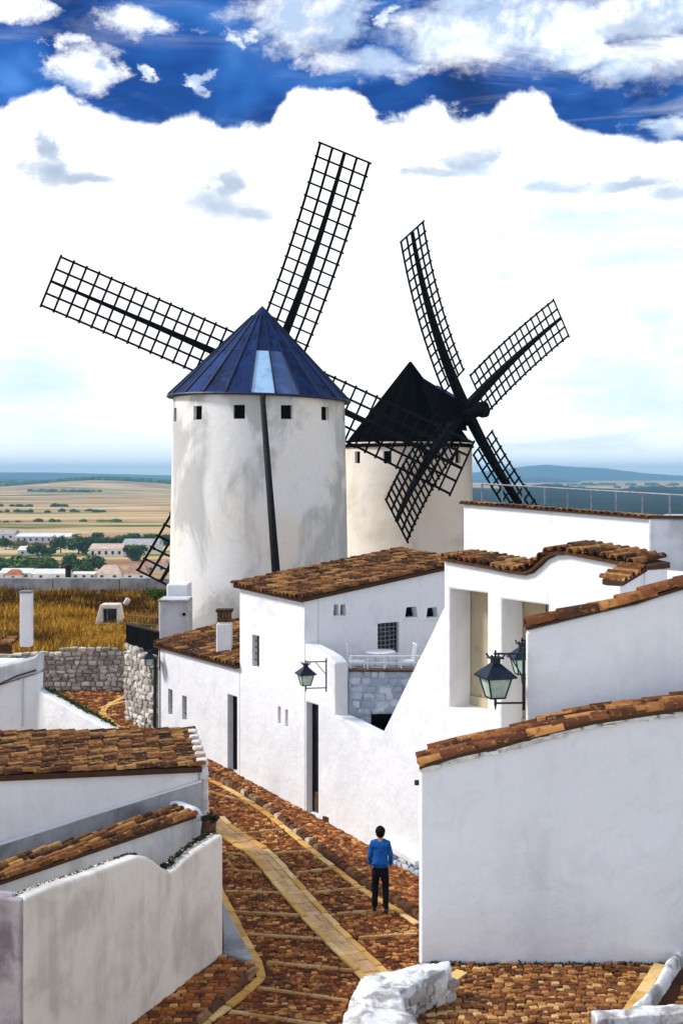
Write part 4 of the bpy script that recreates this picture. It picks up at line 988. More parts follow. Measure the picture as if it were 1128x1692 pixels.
# white wall with the upper tiled roof
R0 = Vector((-2.8, 24.0)); dW = Vector((-.8, -.6))
UL = Line(R0, R0 + dW * 6)
UH = thing('street_corner_house', Vector((-4.5, 24, 1)), 'white house with rounded corner and broad brown tiled roof left of the street', 'house')
topU = [(333, 1266), (260, 1272), (150, 1276), (60, 1279), (0, 1281), (-80, 1283)]
pU = [UL.uv(u, v) for u, v in topU]
MB().prism(pU + [(pU[-1][0], .0), (pU[0][0], .0)], [], lambda a, z, d: UL.P(a, z, d), .4).build('wall', WHITE, UH, bevel=.06)
fl = [UL.uv(u, v) for u, v in ((330, 1291), (250, 1316), (150, 1347), (60, 1376), (0, 1395), (-80, 1420))]
fb = [(a, z - .5) for a, z in fl]
MB().prism(fl + fb[::-1], [], lambda a, z, d: UL.P(a, z, d - .09), .085).build('mortar_band', GREY_RENDER, UH, bevel=.02)
MB().prism([(a, z + .04) for a, z in fl] + [(a, z + .003) for a, z in fl[::-1]], [], lambda a, z, d: UL.P(a, z, d - .10), .095).build('ledge', WHITE, UH, bevel=.01)
dR = Vector((-.19, .98, 0)).normalized()
P3 = [UL.P(a, z) for a, z in pU]; upd = (P3[-1] - P3[0]).normalized(); zs = .0
Rw = 3.35
rb = MB(); e0, e1 = P3[0] - dR * .1, P3[-1] - dR * .1; f0, f1 = P3[0] + dR * Rw, P3[-1] + dR * Rw
dn = Vector((0, 0, -.1)); rb.hexa([e0 + dn, e1 + dn, f1 + dn, f0 + dn, e0, e1, f1, f0])
uro = rb.build('roof', TILE_BED, UH)
lay_tiles(uro, e0 + Vector((0, 0, .03)) - upd * .08, dR, upd, 20, .174, 18, .32, bed=False, sag=.03, jit=1.5)
m = MB(); m.prism([(P3[0].x, P3[0].y), (f0.x, f0.y), (f1.x, f1.y), (P3[-1].x, P3[-1].y)][0:4], [], lambda a, b, d: Vector((a, b, 3.05 - d)), 2.7)
for k in range(6):
    M4 = Matrix.Diagonal((.24, .26, .2)).to_4x4(); M4.translation = P3[0] + dR * (.1 + k * .55) + Vector((.02, 0, .05)); inst(random.choice(WST), 'mortar_lump', UH, M4)
for k in range(9):
    M4 = Matrix.Diagonal((.18, .18, .3)).to_4x4(); M4.translation = P3[0] + Vector((.05, .02 * k, -.15 - .2 * k)); inst(random.choice(WST), 'corner_stone', UH, M4)
EL = Line((P3[0].x, P3[0].y), (f0.x, f0.y))
MB().prism([(0.42, 0), (Rw, .2), (Rw, 3.1), (.42, 3.1)], [], lambda a, z, d: EL.P(a, z, 0) + Vector((-.02 - d, 0, 0)), .3).build('wall', WHITE, UH)
# post between the two at the street corner
CPo = thing('corner_post', Vector((-2.42, 22.7, .2)), 'rounded brown mossy post where the street wall meets the lean-to', 'post')
MB().tube([Vector((-2.50, 22.75, 0)), Vector((-2.50, 22.75, 2.3)), Vector((-2.48, 22.74, 2.50)), Vector((-2.47, 22.73, 2.56))], [.15, .145, .135, .10], 12).build('post', BROWNWOOD, CPo, smooth=True)
tufts('moss', 'dark moss creeping over the top of the brown corner post', [Vector((-2.55, 22.75, 2.5)), Vector((-2.40, 22.7, 2.5))], .06, 200, .08)

# further white house at the left edge
DH = thing('chimney_house', Vector((-9, 30.5, 1.5)), 'white house at the left edge with a thin tall chimney and grey parapet', 'house')
DL = Line((-7.45, 30.0), (-12, 30.4))
MB().prism([DL.uv(66, 1112), DL.uv(0, 1132), DL.uv(-100, 1160), (DL.uv(-100, 1160)[0], .5), (DL.uv(66, 1112)[0], .5)], [], lambda a, z, d: DL.P(a, z, d), .3).build('wall', WHITE, DH, bevel=.04)
MB().prism([DL.uv(67, 1078), DL.uv(55, 1086), DL.uv(0, 1100), DL.uv(-100, 1120), DL.uv(-100, 1158), DL.uv(0, 1131), DL.uv(66, 1110)], [], lambda a, z, d: DL.P(a, z, d - .06), .4).build('parapet', WHITE_GREY, DH, bevel=.05)
MB().tube([DL.P(*DL.uv(u, v), -.1) for u, v in ((62, 1106), (30, 1116), (0, 1130), (-80, 1160))], .025, 6).build('cable_pipe', IRON, DH)
MB().tube([DL.P(*DL.uv(38, 1120), -.03), DL.P(*DL.uv(36, 1200), -.03)], .03, 6).build('downpipe', WHITE_GREY, DH)
cz = at(41, 1068, 30.2)
chd = MB().box(cz + Vector((0, .2, .65)), (.27, .3, 1.35)).build('chimney', WHITE, DH, bevel=.02)
MB().box(cz + Vector((0, .2, 1.345)), (.31, .34, .05)).build('cap', LEAD, chd)
MB().prism([(-7.5, 30.35), (-12, 30.6), (-12, 33.5), (-8.4, 33)], [], lambda a, b, d: Vector((a, b, 4.0 - d)), 3.3).build('house_body', WHITE, DH)
tr = MB().prism([(-8.25, 30.35), (-12, 30.6), (-12, 31.6), (-8.6, 31.4)], [], lambda a, b, d: Vector((a, b, 4.72 - d - .06 * (a + 8.25))), .2).build('roof', TILE_BED, DH)
lay_tiles(tr, Vector((-8.2, 30.2, 4.74)), Vector((-.12, 1, 0)), Vector((-1, .1, .06)), 5, .22, 9, .36, bed=False)
PL_ = Line((-7.4, 29.9), (-4.6, 27.6))
YW = thing('yard_wall', Vector((-6.2, 29, 1.2)), 'white sloping yard wall edged with green weeds beside the alley', 'wall')
topY = [(60, 1140), (90, 1156), (120, 1173), (150, 1189), (178, 1204), (215, 1225)]
pY = [PL_.uv(u, v) for u, v in topY]
wall(PL_, pY + [(pY[-1][0], .5), (pY[0][0], .5)], [], .3, WHITE, YW, bevel=.04)
LEAFY = varied('green_weeds', [(0, (0.02, 0.05, 0.008)), (1, (0.07, 0.12, 0.02))], 0.9, 'island', 6, 0.4)
tufts('weeds', 'green weeds growing along the sloping yard wall', [PL_.P(a, z, .26) for a, z in pY[:5]], .035, 300, .09, LEAFY, 'weeds')

# ================================================================== far end of the alley
RCORE = plaster('rubble_mortar', (0.56, 0.52, 0.46), (0.22, 0.18, 0.14), 0.42, 0.62, 0.8, 1.6)
FR = thing('rubble_wall', Vector((-9, 41.6, 1.6)), 'long pale rubble retaining wall below the golden grass bank', 'wall')
WL_ = Line((-16, 41.45), (-5.2, 41.45))
zt_ = lambda s: WL_.zu(135, 1082) + .10 * math.sin(s * 1.1) + .02 * s
MB().prism([(0, 1.2), (10.8, 1.2), (10.8, zt_(10.8) - .08), (0, zt_(0) - .08)], [], lambda a, z, d: WL_.P(a, z, d + .03), .4).build('wall_core', RCORE, FR)
rubble(FR, WL_, 3.2, 10.6, lambda s: 1.5, zt_, RST, .19, .24, proud=.07)
ES = thing('stone_pier', Vector((-6.2, 37.3, 1.3)), 'rough grey stone wall end left of the low white house', 'wall')
E_ = Line(at(208, 1100, 38.0).to_2d(), at(252, 1100, 36.4).to_2d())
ztE = lambda s: E_.zu(208, 1064) + (E_.zu(250, 1082) - E_.zu(208, 1064)) * s / E_.len
MB().prism([(0, .8), (E_.len, .8), (E_.len, ztE(E_.len) - .05), (0, ztE(0) - .05)], [], lambda a, z, d: E_.P(a, z, d + .03), .8).build('wall_core', RCORE, ES)
rubble(ES, E_, 0, E_.len, lambda s: 1.0, ztE, RST, .22, .26, proud=.06)
MB().tube([at(257, 1085, 36.15), at(256, 1205, 36.15)], .05, 8).build('downpipe', IRON, ES)
BS = thing('metal_screen', Vector((-6.2, 37.3, 3)), 'black sheet metal screen on top of the rough stone wall end', 'screen')
q0, q1 = at(208, 1031, 37.9), at(262, 1044, 36.6); r0_, r1_ = at(208, 1061, 37.9), at(262, 1086, 36.6)
for i in range(3):
    t0, t1 = i / 3 + .006, (i + 1) / 3 - .006
    a, b, c, d = r0_.lerp(r1_, t0), r0_.lerp(r1_, t1), q0.lerp(q1, t1), q0.lerp(q1, t0); o = Vector((.03, .05, 0))
    MB().hexa([a, b, b + o, a + o, d, c, c + o, d + o]).build('panel', BLACKWOOD, BS)
MB().bar(q0, q1, .05).build('rail', IRON, BS)
BR = thing('iron_fence', Vector((-6, 39, 3.4)), 'thin iron fence behind the black metal screen', 'fence')
f0_, f1_ = at(214, 1017, 40.5), at(262, 1021, 39.5)
for k in range(2): MB().tube([f0_ - Vector((0, 0, .25 * k)), f1_ - Vector((0, 0, .25 * k))], .015, 5).build('rail', IRON, BR)
for k in range(11): p = f0_.lerp(f1_, k / 10); MB().tube([p, p - Vector((0, 0, .75))], .011, 5).build('post', IRON, BR)
# pale stepped block at the foot of the windmill
SB = thing('stepped_block', at(288, 1040, 42.5), 'stepped pale block at the foot of the blue capped windmill', 'block')
a, b = at(263, 1050, 41.5), at(312, 990, 41.5)
MB().box(((a.x + b.x) / 2, 42.0, (a.z + b.z) / 2 - .3), (b.x - a.x, 1.2, b.z - a.z + .6)).build('lower_block', WHITE_GREY, SB, bevel=.05)
a, b = at(276, 992, 42.9), at(311, 965, 42.9)
MB().box(((a.x + b.x) / 2, 43.4, (a.z + b.z) / 2 - .1), (b.x - a.x, 1.2, b.z - a.z + .2)).build('upper_block', WHITE, SB, bevel=.05)
MB().box(at(287, 992.5, 41.35) + Vector((0, .4, 0)), (1.05, 1.0, .06)).build('ledge', GREY_RENDER, SB, bevel=.01)
MB().tube([at(304, 1015, 41.42), at(304, 1015, 41.3)], .06, 8).build('drain_hole', DARK, SB)

# hut window, rock, grey wall and post on the grass bank
CV = thing('skylight_hut', at(180, 1032, 47), 'white framed skylight hut sunk in the golden grass bank', 'skylight')
ln = Line(at(158, 1032, 47).to_2d(), at(202, 1032, 47).to_2d())
oz = [ln.uv(156, 1036), ln.uv(203, 1036), ln.uv(196, 999), ln.uv(166, 999)]; hz = rect_uv(ln, 170, 193, 1006, 1030)
MB().prism(oz, [rect(*hz)], lambda a, z, d: ln.P(a, z - .0, d), .7).build('frame', WHITE_WARM, CV, bevel=.03)
MB().prism(rect(*hz), [], lambda a, z, d: ln.P(a, z, d + .25), .04).build('pane', PANE, CV)
MB().prism(rect(hz[0] + .12, hz[0] + .16, hz[2], hz[3]), [], lambda a, z, d: ln.P(a, z, d + .2), .04).build('mullion', GREYIRON, CV)
RKo = MB(); o = bpy.data.objects.new('rock', WST[2]); COL.objects.link(o); o.location = at(210, 994, 50); o.scale = (.24, .3, .34); o.rotation_euler = (.2, .5, .3); tag(o, 'small pale rock lying in the golden grass', 'rock')
GWL = Line((-34, 54.6), (-7.0, 54.6))
LW = thing('roadside_wall', Vector((-18, 54.6, 3.7)), 'low grey roadside wall behind the golden grass', 'wall')
for i in range(9):
    MB().prism([(3 * i + .015, 3.2), (3 * i + 2.985, 3.2), (3 * i + 2.985, 4.33), (3 * i + .015, 4.36)], [], lambda a, z, d: GWL.P(a, z, d), .4).build('panel', GREY_RENDER, LW, bevel=.03)
PO = thing('dark_post', at(113, 958, 55.5), 'short dark post with a round head on the grey roadside wall', 'post')
MB().tube([at(113, 962, 55.2), at(113, 938, 55.2)], .13, 10).build('post', IRON, PO); MB().lathe(at(113, 939, 55.2), [(.05, -.05), (.2, 0), (.2, .12), (.06, .2)], 10).build('head', IRON, PO)

vs = []; fs_ = []
rg = np.random.RandomState(3); k = 0
for i in range(15000):
    x, y = rg.uniform(-17, -5.5), rg.uniform(41.9, 54.2); z = hill_z(x, y)
    cl = mnoise.noise(Vector((x * .5, y * .5, 7)))
    h = rg.uniform(.12, .34) * (1 + .7 * cl); a = rg.uniform(0, 6.28); w = .03; dx, dy = math.cos(a) * w, math.sin(a) * w; lx, ly = rg.normal(0, .09), rg.normal(0, .09)
    vs += [(x - dx, y - dy, z - .02), (x + dx, y + dy, z - .02), (x + lx, y + ly, z + h)]; fs_.append((k, k + 1, k + 2)); k += 3
me = bpy.data.meshes.new('dry_grass'); me.from_pydata(vs, [], fs_); me.materials.append(GRASS)
o = bpy.data.objects.new('dry_grass', me); COL.objects.link(o); tag(o, 'golden dry grass covering the bank below the windmills', 'grass', None, 'stuff')

# ================================================================== windmills
def tower(c, r_top, r_bot, z0, z1, zwin0, zwin1, angs, wang, mat, root, seg=144):
    """round wall with real openings; angs: directions of the windows"""
    wi = set()
    step = 2 * math.pi / seg
    cells = [set(int(round((a - wang / 2) / step)) % seg + i for i in range(max(1, int(round(wang / step))))) for a in angs]
    for s_ in cells: wi |= {q % seg for q in s_}
    zs = list(np.linspace(z0, zwin0, 9)) + [zwin1, z1]; m = MB()
    rr = lambda z: r_bot + (r_top - r_bot) * (z - z0) / (z1 - z0)
    def V(k, z, inn=0.0):
        a = k * step; r = rr(z) - inn; wob = .018 * mnoise.noise(Vector((math.cos(a) * 2, math.sin(a) * 2, z * .6)))
        return Vector((c[0] + (r + wob) * math.cos(a), c[1] + (r + wob) * math.sin(a), z))
    for z in zs: m.v += [tuple(V(k, z)) for k in range(seg)]
    for j in range(len(zs) - 1):
        for k in range(seg):
            if j == len(zs) - 3 and k in wi: continue
            q = (k + 1) % seg; m.f.append((j * seg + k, j * seg + q, (j + 1) * seg + q, (j + 1) * seg + k))
    o = m.build('tower', mat, root, smooth=True, recalc=False)
    for s_ in cells:
        ks = sorted(s_); a, b = ks[0], ks[-1] + 1; q = MB(); dep = .15
        P8 = [V(a, zwin0), V(b, zwin0), V(b, zwin1), V(a, zwin1), V(a, zwin0, dep), V(b, zwin0, dep), V(b, zwin1, dep), V(a, zwin1, dep)]
        q.add(P8, [(0, 1, 5, 4), (1, 2, 6, 5), (2, 3, 7, 6), (3, 0, 4, 7)]); w = q.build('window', mat, o, recalc=False)
        MB().add(P8[4:], [(0, 1, 2, 3)]).build('pane', DARK, root, recalc=False)
    return o
def sails(root, h, a, u1, u2, Ln, bend, hw, t0, n, spar_w, lath, mat, t_in=-0.02, pane_side=None):
    for d, w in ((u1, u2), (-u1, u2), (u2, u1), (-u2, u1)):
        cl = lambda t: h + d * (Ln * t) + a * (bend * t * t)
        off = a * (.16 if d in (u1,) or abs(d.dot(u1)) > .9 else -.16)
        sp_ = MB(); sp_.strip([cl(t) + off for t in np.linspace(0, 1.0, 14)], a, spar_w, spar_w * .9, spar_w * .32)
        so = sp_.build('sail', mat, root)
        for kk in (-1, -.5, .5, 1):
            MB().strip([cl(t) + off + w * (hw * kk) for t in np.linspace(t0, 1.0, 12)], a, lath, lath * .7).build('lath', mat, so)
        for i in range(n):
            t = t0 + (1 - t0) * i / (n - 1); p = cl(t) + off + a * lath * .3
            MB().bar(p - w * (hw * 1.09), p + w * (hw * 1.09), lath * .8, lath * .7, up=a).build('lath', mat, so)

# --- near mill with the blue cap
MC = Vector((-3.26, 48.0)); 
MI = thing('windmill', Vector((MC.x, MC.y, 3.3)), 'white windmill with conical blue cap, streaked plaster and dark leaning tail pole', 'windmill')
base_a = math.atan2(-1, 0) + math.atan2(-MC.x, MC.y) * 0 
to_cam = math.atan2(-MC.y, -MC.x)
angs = [to_cam + R(1.5 + 15 + 30 * k) for k in range(12)]
tow = tower(MC, 3.38, 3.56, 2.9, 12.02, CZ + (V0 - 692.5) / F * 44.9, CZ + (V0 - 669.5) / F * 44.9, angs, R(7.5), MILL_WHITE, MI)
ap = Vector((MC.x + .12, MC.y, 15.65)); er = 3.56; ez0 = 12.02; tiltx = -.030
NP = 24
def cap_pt(k, t, rr=er, lift=0.0):
    a = to_cam + 2 * math.pi * (k - .35) / NP
    base = Vector((MC.x + rr * math.cos(a), MC.y + rr * math.sin(a), ez0 + tiltx * rr * math.cos(a)))
    p = base.lerp(ap, t); out_ = Vector((math.cos(a), math.sin(a), .9)).normalized(); return p + out_ * lift
cap = MB()
for k in range(NP): cap.v += [tuple(cap_pt(k, 0, er - .05) - Vector((0, 0, .03)))]
cap.v += [tuple(ap - Vector((0, 0, .08)))]; cap.f = [(k, (k + 1) % NP, NP) for k in range(NP)] + [tuple(reversed(range(NP)))]
capo = cap.build('cap', SEAM, MI)
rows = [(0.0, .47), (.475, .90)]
pale = {(0, 0)}; mid = {(0, 1), }  # cap panels that carry the painted sky reflection, full and weaker
for ri, (t0, t1) in enumerate(rows):
    for k in range(NP):
        e = .04
        q = [cap_pt(k + e, t0, lift=.03), cap_pt(k + 1 - e, t0, lift=.03), cap_pt(k + 1 - e, t1, lift=.03), cap_pt(k + e, t1, lift=.03)]
        q2 = [cap_pt(k + e, t0, lift=-.01), cap_pt(k + 1 - e, t0, lift=-.01), cap_pt(k + 1 - e, t1, lift=-.01), cap_pt(k + e, t1, lift=-.01)]
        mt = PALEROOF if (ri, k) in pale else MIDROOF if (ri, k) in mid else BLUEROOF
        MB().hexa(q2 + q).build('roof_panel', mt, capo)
for k in range(NP):
    MB().bar(cap_pt(k, .0, lift=.05), cap_pt(k, .9, lift=.05), .07, .06, w2=.03).build('seam', SEAM, capo)
MB().lathe((ap.x, ap.y, ap.z), [(.46, -.44), (.42, -.36), (.02, .05)], 18).build('finial', BLUEROOF, capo, smooth=True)
rim_ = MB()
rp = [cap_pt(k / 2, 0, er + .03) + Vector((0, 0, -.03)) for k in range(NP * 2)]; rim_.tube(rp + [rp[0]], .055, 6, False); rim_.build('rim', SEAM, capo)
p0, p1 = at(434, 660, 44.15), at(459, 985, 39.6)
MB().tube([p0 + Vector((-.0, .6, .3)), p0, p0.lerp(p1, .5), p1], [.10, .10, .12, .15], 10).build('tail_pole', POLE, MI, smooth=True)
h = Vector((-3.20, 51.79, 13.27)); a = Vector((.2244, .9744, .0151)).normalized()
u1 = Vector((.4016, -.1066, .9096)); u2 = Vector((-.8879, .1980, .4153))
sails(MI, h, a, u1, u2, 9.56, -2.45, 1.1, .14, 17, .36, .092, BLACKWOOD)
MB().tube([h - a * 2.4, h + a * .5], [.3, .24], 12).build('shaft', BLACKWOOD, MI)

# --- far mill with the black cap
C2 = Vector((3.55, 64.6))
M2 = thing('windmill', Vector((C2.x, C2.y, 3.3)), 'cream windmill with black cap and sails seen side on, behind the blue capped one', 'windmill')
tc2 = math.atan2(-C2.y, -C2.x)
tow2 = tower(C2, 3.38, 3.5, 2.9, 10.7, CZ + (V0 - 765) / F * 61.3, CZ + (V0 - 745) / F * 61.3, [tc2 + R(16 + 32.7 * k) for k in range(11)], R(7.5), MILL_CREAM, M2)
ap2 = Vector((C2.x + .12, C2.y, 15.08)); er2 = 3.50; NP2 = 26
def cap2(k, t, rr=er2, lift=0.0):
    a = tc2 + 2 * math.pi * k / NP2; p = Vector((C2.x + rr * math.cos(a), C2.y + rr * math.sin(a), 10.45)).lerp(ap2, t)
    return p + Vector((math.cos(a), math.sin(a), .8)).normalized() * lift
cm = MB(); cm.v = [tuple(cap2(k, 0, er2 - .04)) for k in range(NP2)] + [tuple(ap2 - Vector((0, 0, .04)))]; cm.f = [(k, (k + 1) % NP2, NP2) for k in range(NP2)] + [tuple(reversed(range(NP2)))]
c2o = cm.build('cap', BLACKROOF, M2)
for ri, (t0, t1) in enumerate(((0.0, .1), (.105, .5), (.505, .99))):
    for k in range(NP2):
        e = .03; lf = .03
        q = [cap2(k + e, t0, lift=lf), cap2(k + 1 - e, t0, lift=lf), cap2(k + 1 - e, t1, lift=.03), cap2(k + e, t1, lift=.03)]
        q2 = [cap2(k + e, t0, lift=-.01), cap2(k + 1 - e, t0, lift=-.01), cap2(k + 1 - e, t1, lift=-.01), cap2(k + e, t1, lift=-.01)]
        MB().hexa(q2 + q).build('roof_panel', BLACKROOF, c2o)
h2 = Vector((6.361, 62.507, 12.222)); a2 = Vector((.7529, -.6485, .1126)).normalized()
v1 = Vector((-.4324, -.3583, .8274)); v2 = Vector((.4962, .6716, .5502))
# dormer over the shaft
sd = Vector((a2.x, a2.y, 0)).normalized(); sp2 = Vector((-sd.y, sd.x, 0)); cc2 = Vector((C2.x, C2.y, 0))
def dp(d, w, z): return cc2 + sd * d + sp2 * w + Vector((0, 0, z))
dm = MB(); dm.hexa([dp(.9, -1.1, 11.6), dp(3.3, -.75, 11.3), dp(3.3, .75, 11.3), dp(.9, 1.1, 11.6), dp(1.0, -.05, 14.05), dp(3.45, -.05, 12.75), dp(3.45, .05, 12.75), dp(1.0, .05, 14.05)])
dmo = dm.build('dormer', BLACKROOF, M2)
for sgn in (-1, 1):
    for i in range(2):
        A = [dp(1.0 + 1.25 * i, sgn * .05, 14.12 - .66 * i), dp(1.0 + 1.25 * i + 1.2, sgn * .05, 13.46 - .66 * i), dp(1.0 + 1.25 * i + 1.2, sgn * .95, 11.75 - .15 * i), dp(1.0 + 1.25 * i, sgn * 1.15, 11.85 - .15 * i)]
        MB().hexa([p - Vector((0, 0, .05)) for p in A] + A).build('dormer_panel', BLACKROOF, dmo)
MB().bar(dp(1.9, 0, 13.66), dp(3.4, 0, 12.86), .22, .08).build('ridge_flashing', BLUEROOF, dmo)
sails(M2, h2, a2, v1, v2, 9.935, 1.566, 1.14, .19, 17, .46, .092, BLACKWOOD)
MB().tube([h2 - a2 * 3.6, h2 - a2 * .6, h2 + a2 * .5, h2 + a2 * 1.25], [.3, .34, .36, .3], 14).build('shaft', BLACKWOOD, M2)
MB().tube([h2 + a2 * 1.0, h2 + a2 * 1.28], [.42, .42], 14).build('shaft_collar', BLACKWOOD, M2)

# ================================================================== lanterns
def lantern(base, sc, arm, arm_len, yaw, label, group=None, hh=.35):
    """base: underside of the lantern body; arm: unit vector from lantern to the wall"""
    base = Vector(base); arm = Vector(arm).normalized()
    t = thing('wall_lantern', base + arm * arm_len + Vector((0, 0, .3 * sc)), label, 'lantern', group)
    Rz = Matrix.Rotation(yaw, 3, 'Z'); q = lambda x, y, z: base + Rz @ Vector((x * sc, y * sc, z * sc))
    b0, b1 = .125, .21; cs = ((-1, -1), (1, -1), (1, 1), (-1, 1))
    fr_ = MB()
    for i in range(4):
        x, y = cs[i]; x2, y2 = cs[(i + 1) % 4]
        fr_.bar(q(x * b0, y * b0, 0), q(x * b1, y * b1, hh), .022 * sc)
        fr_.bar(q(x * b0, y * b0, 0), q(x2 * b0, y2 * b0, 0), .026 * sc); fr_.bar(q(x * b1, y * b1, hh), q(x2 * b1, y2 * b1, hh), .05 * sc)
    fr_.build('frame', IRON, t)
    for i in range(4):
        x, y = cs[i]; x2, y2 = cs[(i + 1) % 4]; k = .97
        A = [q(x * b0 * k, y * b0 * k, 0.01), q(x2 * b0 * k, y2 * b0 * k, .01), q(x2 * b1 * k, y2 * b1 * k, hh), q(x * b1 * k, y * b1 * k, hh)]
        nn = (A[1] - A[0]).cross(A[3] - A[0]).normalized() * .006 * sc
        MB().hexa([p - nn for p in A] + A).build('pane', FROST, t)
    rp = MB(); o = .275
    rp.hexa([q(x * o, y * o, hh + .02) for x, y in cs] + [q(x * .07, y * .07, hh + .22) for x, y in cs]); rp.hexa([q(x * o, y * o, hh - .01) for x, y in cs] + [q(x * o, y * o, hh + .018) for x, y in cs])
    cp = rp.build('lamp_roof', LAMPCAP, t)
    v = MB(); v.hexa([q(x * .065, y * .065, hh + .222) for x, y in cs] + [q(x * .065, y * .065, hh + .30) for x, y in cs]); v.hexa([q(x * .12, y * .12, hh + .302) for x, y in cs] + [q(x * .10, y * .10, hh + .33) for x, y in cs])
    for i in range(4): x, y = cs[i]; v.bar(q(x * .09, y * .09, hh + .33), q(x * .12, y * .12, hh + .375), .025 * sc)
    v.bar(q(0, 0, hh + .33), q(0, 0, hh + .44), .03 * sc)
    v.build('crown', IRON, cp)
    MB().tube([q(0, 0, -.01), q(0, 0, -.12), q(0, 0, -.22)], [.022 * sc, .024 * sc, .006 * sc], 8).build('finial', IRON, t)
    br = MB(); zt2 = hh + .38; w_ = base + arm * arm_len
    zz = lambda z: Vector((0, 0, z * sc))
    br.bar(base + zz(zt2) - arm * .02, w_ + zz(zt2), .03 * sc); br.bar(base + zz(-.1), w_ + zz(-.1), .03 * sc)
    br.bar(w_ + zz(-.22) - arm * .02, w_ + zz(zt2 + .1) - arm * .02, .045 * sc)
    br.bar(w_ + zz(zt2 * .45) - arm * .03, w_ + zz(zt2) - arm * arm_len * .55, .022 * sc)
    br.build('bracket', IRON, t)
    return t
lantern(at(818, 1152, 13.85), .68, (1, .05, 0), .345, R(16), 'large black lantern on the corner of the pale upper gable in the foreground')
lantern(at(862, 1113, 17.6), .66, (1, 0, 0), .12, R(10), 'black lantern half hidden behind the corner of the pale upper gable')
lb = FAC.P(*FAC.uv(541, 1131), -.0); 
lw = FAC.P(FAC.su(541), 0, 0); arm_d = Vector((1, .12, 0)).normalized()
lantern(at(505, 1132, 28.2), .74, arm_d, .50, R(20), 'black lantern on the white courtyard wall beside the tall plank door')
lantern(at(247, 1100, 35.9), .66, Vector((1, .05, 0)), .32, R(10), 'small dark lantern on the left corner of the low white house')

# ================================================================== the walker
def skin(name, nodes, edges, root, mat, parent, sub=2, fold=0.0):
    keys = list(nodes); me = bpy.data.meshes.new(name); off = wl(parent)
    me.from_pydata([tuple(Vector(nodes[k][0])) for k in keys], [(keys.index(a), keys.index(b)) for a, b in edges], [])
    o = bpy.data.objects.new(name, me); COL.objects.link(o)
    o.modifiers.new('skin', 'SKIN').use_smooth_shade = True
    sv = me.skin_vertices[0].data
    for i, k in enumerate(keys):
        r = nodes[k][1]; sv[i].radius = r if isinstance(r, tuple) else (r, r); sv[i].use_root = (k == root)
    o.modifiers.new('sub', 'SUBSURF').levels = sub
    dg = bpy.context.evaluated_depsgraph_get(); ev = o.evaluated_get(dg)
    me2 = bpy.data.meshes.new_from_object(ev); bpy.data.objects.remove(o)
    if fold:
        for v in me2.vertices:
            c = v.co; k = mnoise.fractal(Vector((c.x * 7, c.y * 7, c.z * 13)), 1, 2, 3) * fold; n_ = v.normal; v.co = c + n_ * k
    me2.materials.clear(); me2.materials.append(mat); me2.polygons.foreach_set('use_smooth', [True] * len(me2.polygons))
    o2 = bpy.data.objects.new(name, me2); COL.objects.link(o2); o2.parent = parent
    return o2
SKIN = plain('skin', (0.42, 0.24, 0.17), .6, 0, 20, .12); HAIR = plain('dark_brown_hair', (0.006, 0.004, 0.003), .8, 0, 30, .5, .1)
JUMPER = plain('blue_wool', (0.012, 0.10, 0.36), .9, 0, 22, .30, .1, .01); TROUS = plain('black_trousers', (0.006, 0.006, 0.009), .8, 0, 18, .4, .1, .006); SHOE = plain('black_shoes', (0.006, 0.005, 0.005), .5)
py_ = 24.0; PP = Vector((at(628, 1500, py_).x, py_, st_z(py_) + .035))
PE = thing('person', PP, 'person seen from behind in blue jumper and black trousers standing on the cobbled street', 'person')
nodes = {'pel': ((0, 0, .93), (.13, .09)), 'wai': ((0, .0, 1.08), (.12, .085)), 'che': ((0, .01, 1.28), (.15, .10)), 'nec': ((0, .0, 1.44), .052), 'hd0': ((0, .015, 1.52), .062), 'hd1': ((0, .025, 1.595), (.080, .092)), 'hd2': ((0, .015, 1.655), (.06, .07))}
edges = [('pel', 'wai'), ('wai', 'che'), ('che', 'nec'), ('nec', 'hd0'), ('hd0', 'hd1'), ('hd1', 'hd2')]
ARM = {}
for s, nm in ((-1, 'l'), (1, 'r')):
    sh, elb, wri, pal = (s * .160, 0, 1.385), (s * .208, .01 if s > 0 else -.02, 1.12), (s * .205, .09 if s < 0 else .14, .895), (s * .204, .115 if s < 0 else .17, .83)
    ARM[s] = (sh, elb, wri)
    nodes.update({nm + 'sh': (sh, .05), nm + 'el': (elb, .038), nm + 'wr': (wri, .026), nm + 'pa': (pal, (.034, .018))})
    edges += [('che', nm + 'sh'), (nm + 'sh', nm + 'el'), (nm + 'el', nm + 'wr'), (nm + 'wr', nm + 'pa')]
    for f in range(4):
        px_ = pal[0] + s * .002; yy = pal[1] - .027 + .018 * f; ln_ = (.062, .075, .078, .066)[f]
        nodes[nm + f'k{f}'] = ((px_, yy, pal[2] - .035), .0095); nodes[nm + f'm{f}'] = ((px_ - s * .004, yy + .004, pal[2] - .035 - ln_ * .55), .0088); nodes[nm + f't{f}'] = ((px_ - s * .016, yy + .007, pal[2] - .035 - ln_), .0075)
        edges += [(nm + 'pa', nm + f'k{f}'), (nm + f'k{f}', nm + f'm{f}'), (nm + f'm{f}', nm + f't{f}')]
    nodes[nm + 'th'] = ((pal[0] - s * .012, pal[1] + .042, pal[2] + .005), .011); nodes[nm + 'th2'] = ((pal[0] - s * .018, pal[1] + .056, pal[2] - .04), .009)
    edges += [(nm + 'wr', nm + 'th'), (nm + 'th', nm + 'th2')]
LEG = {}
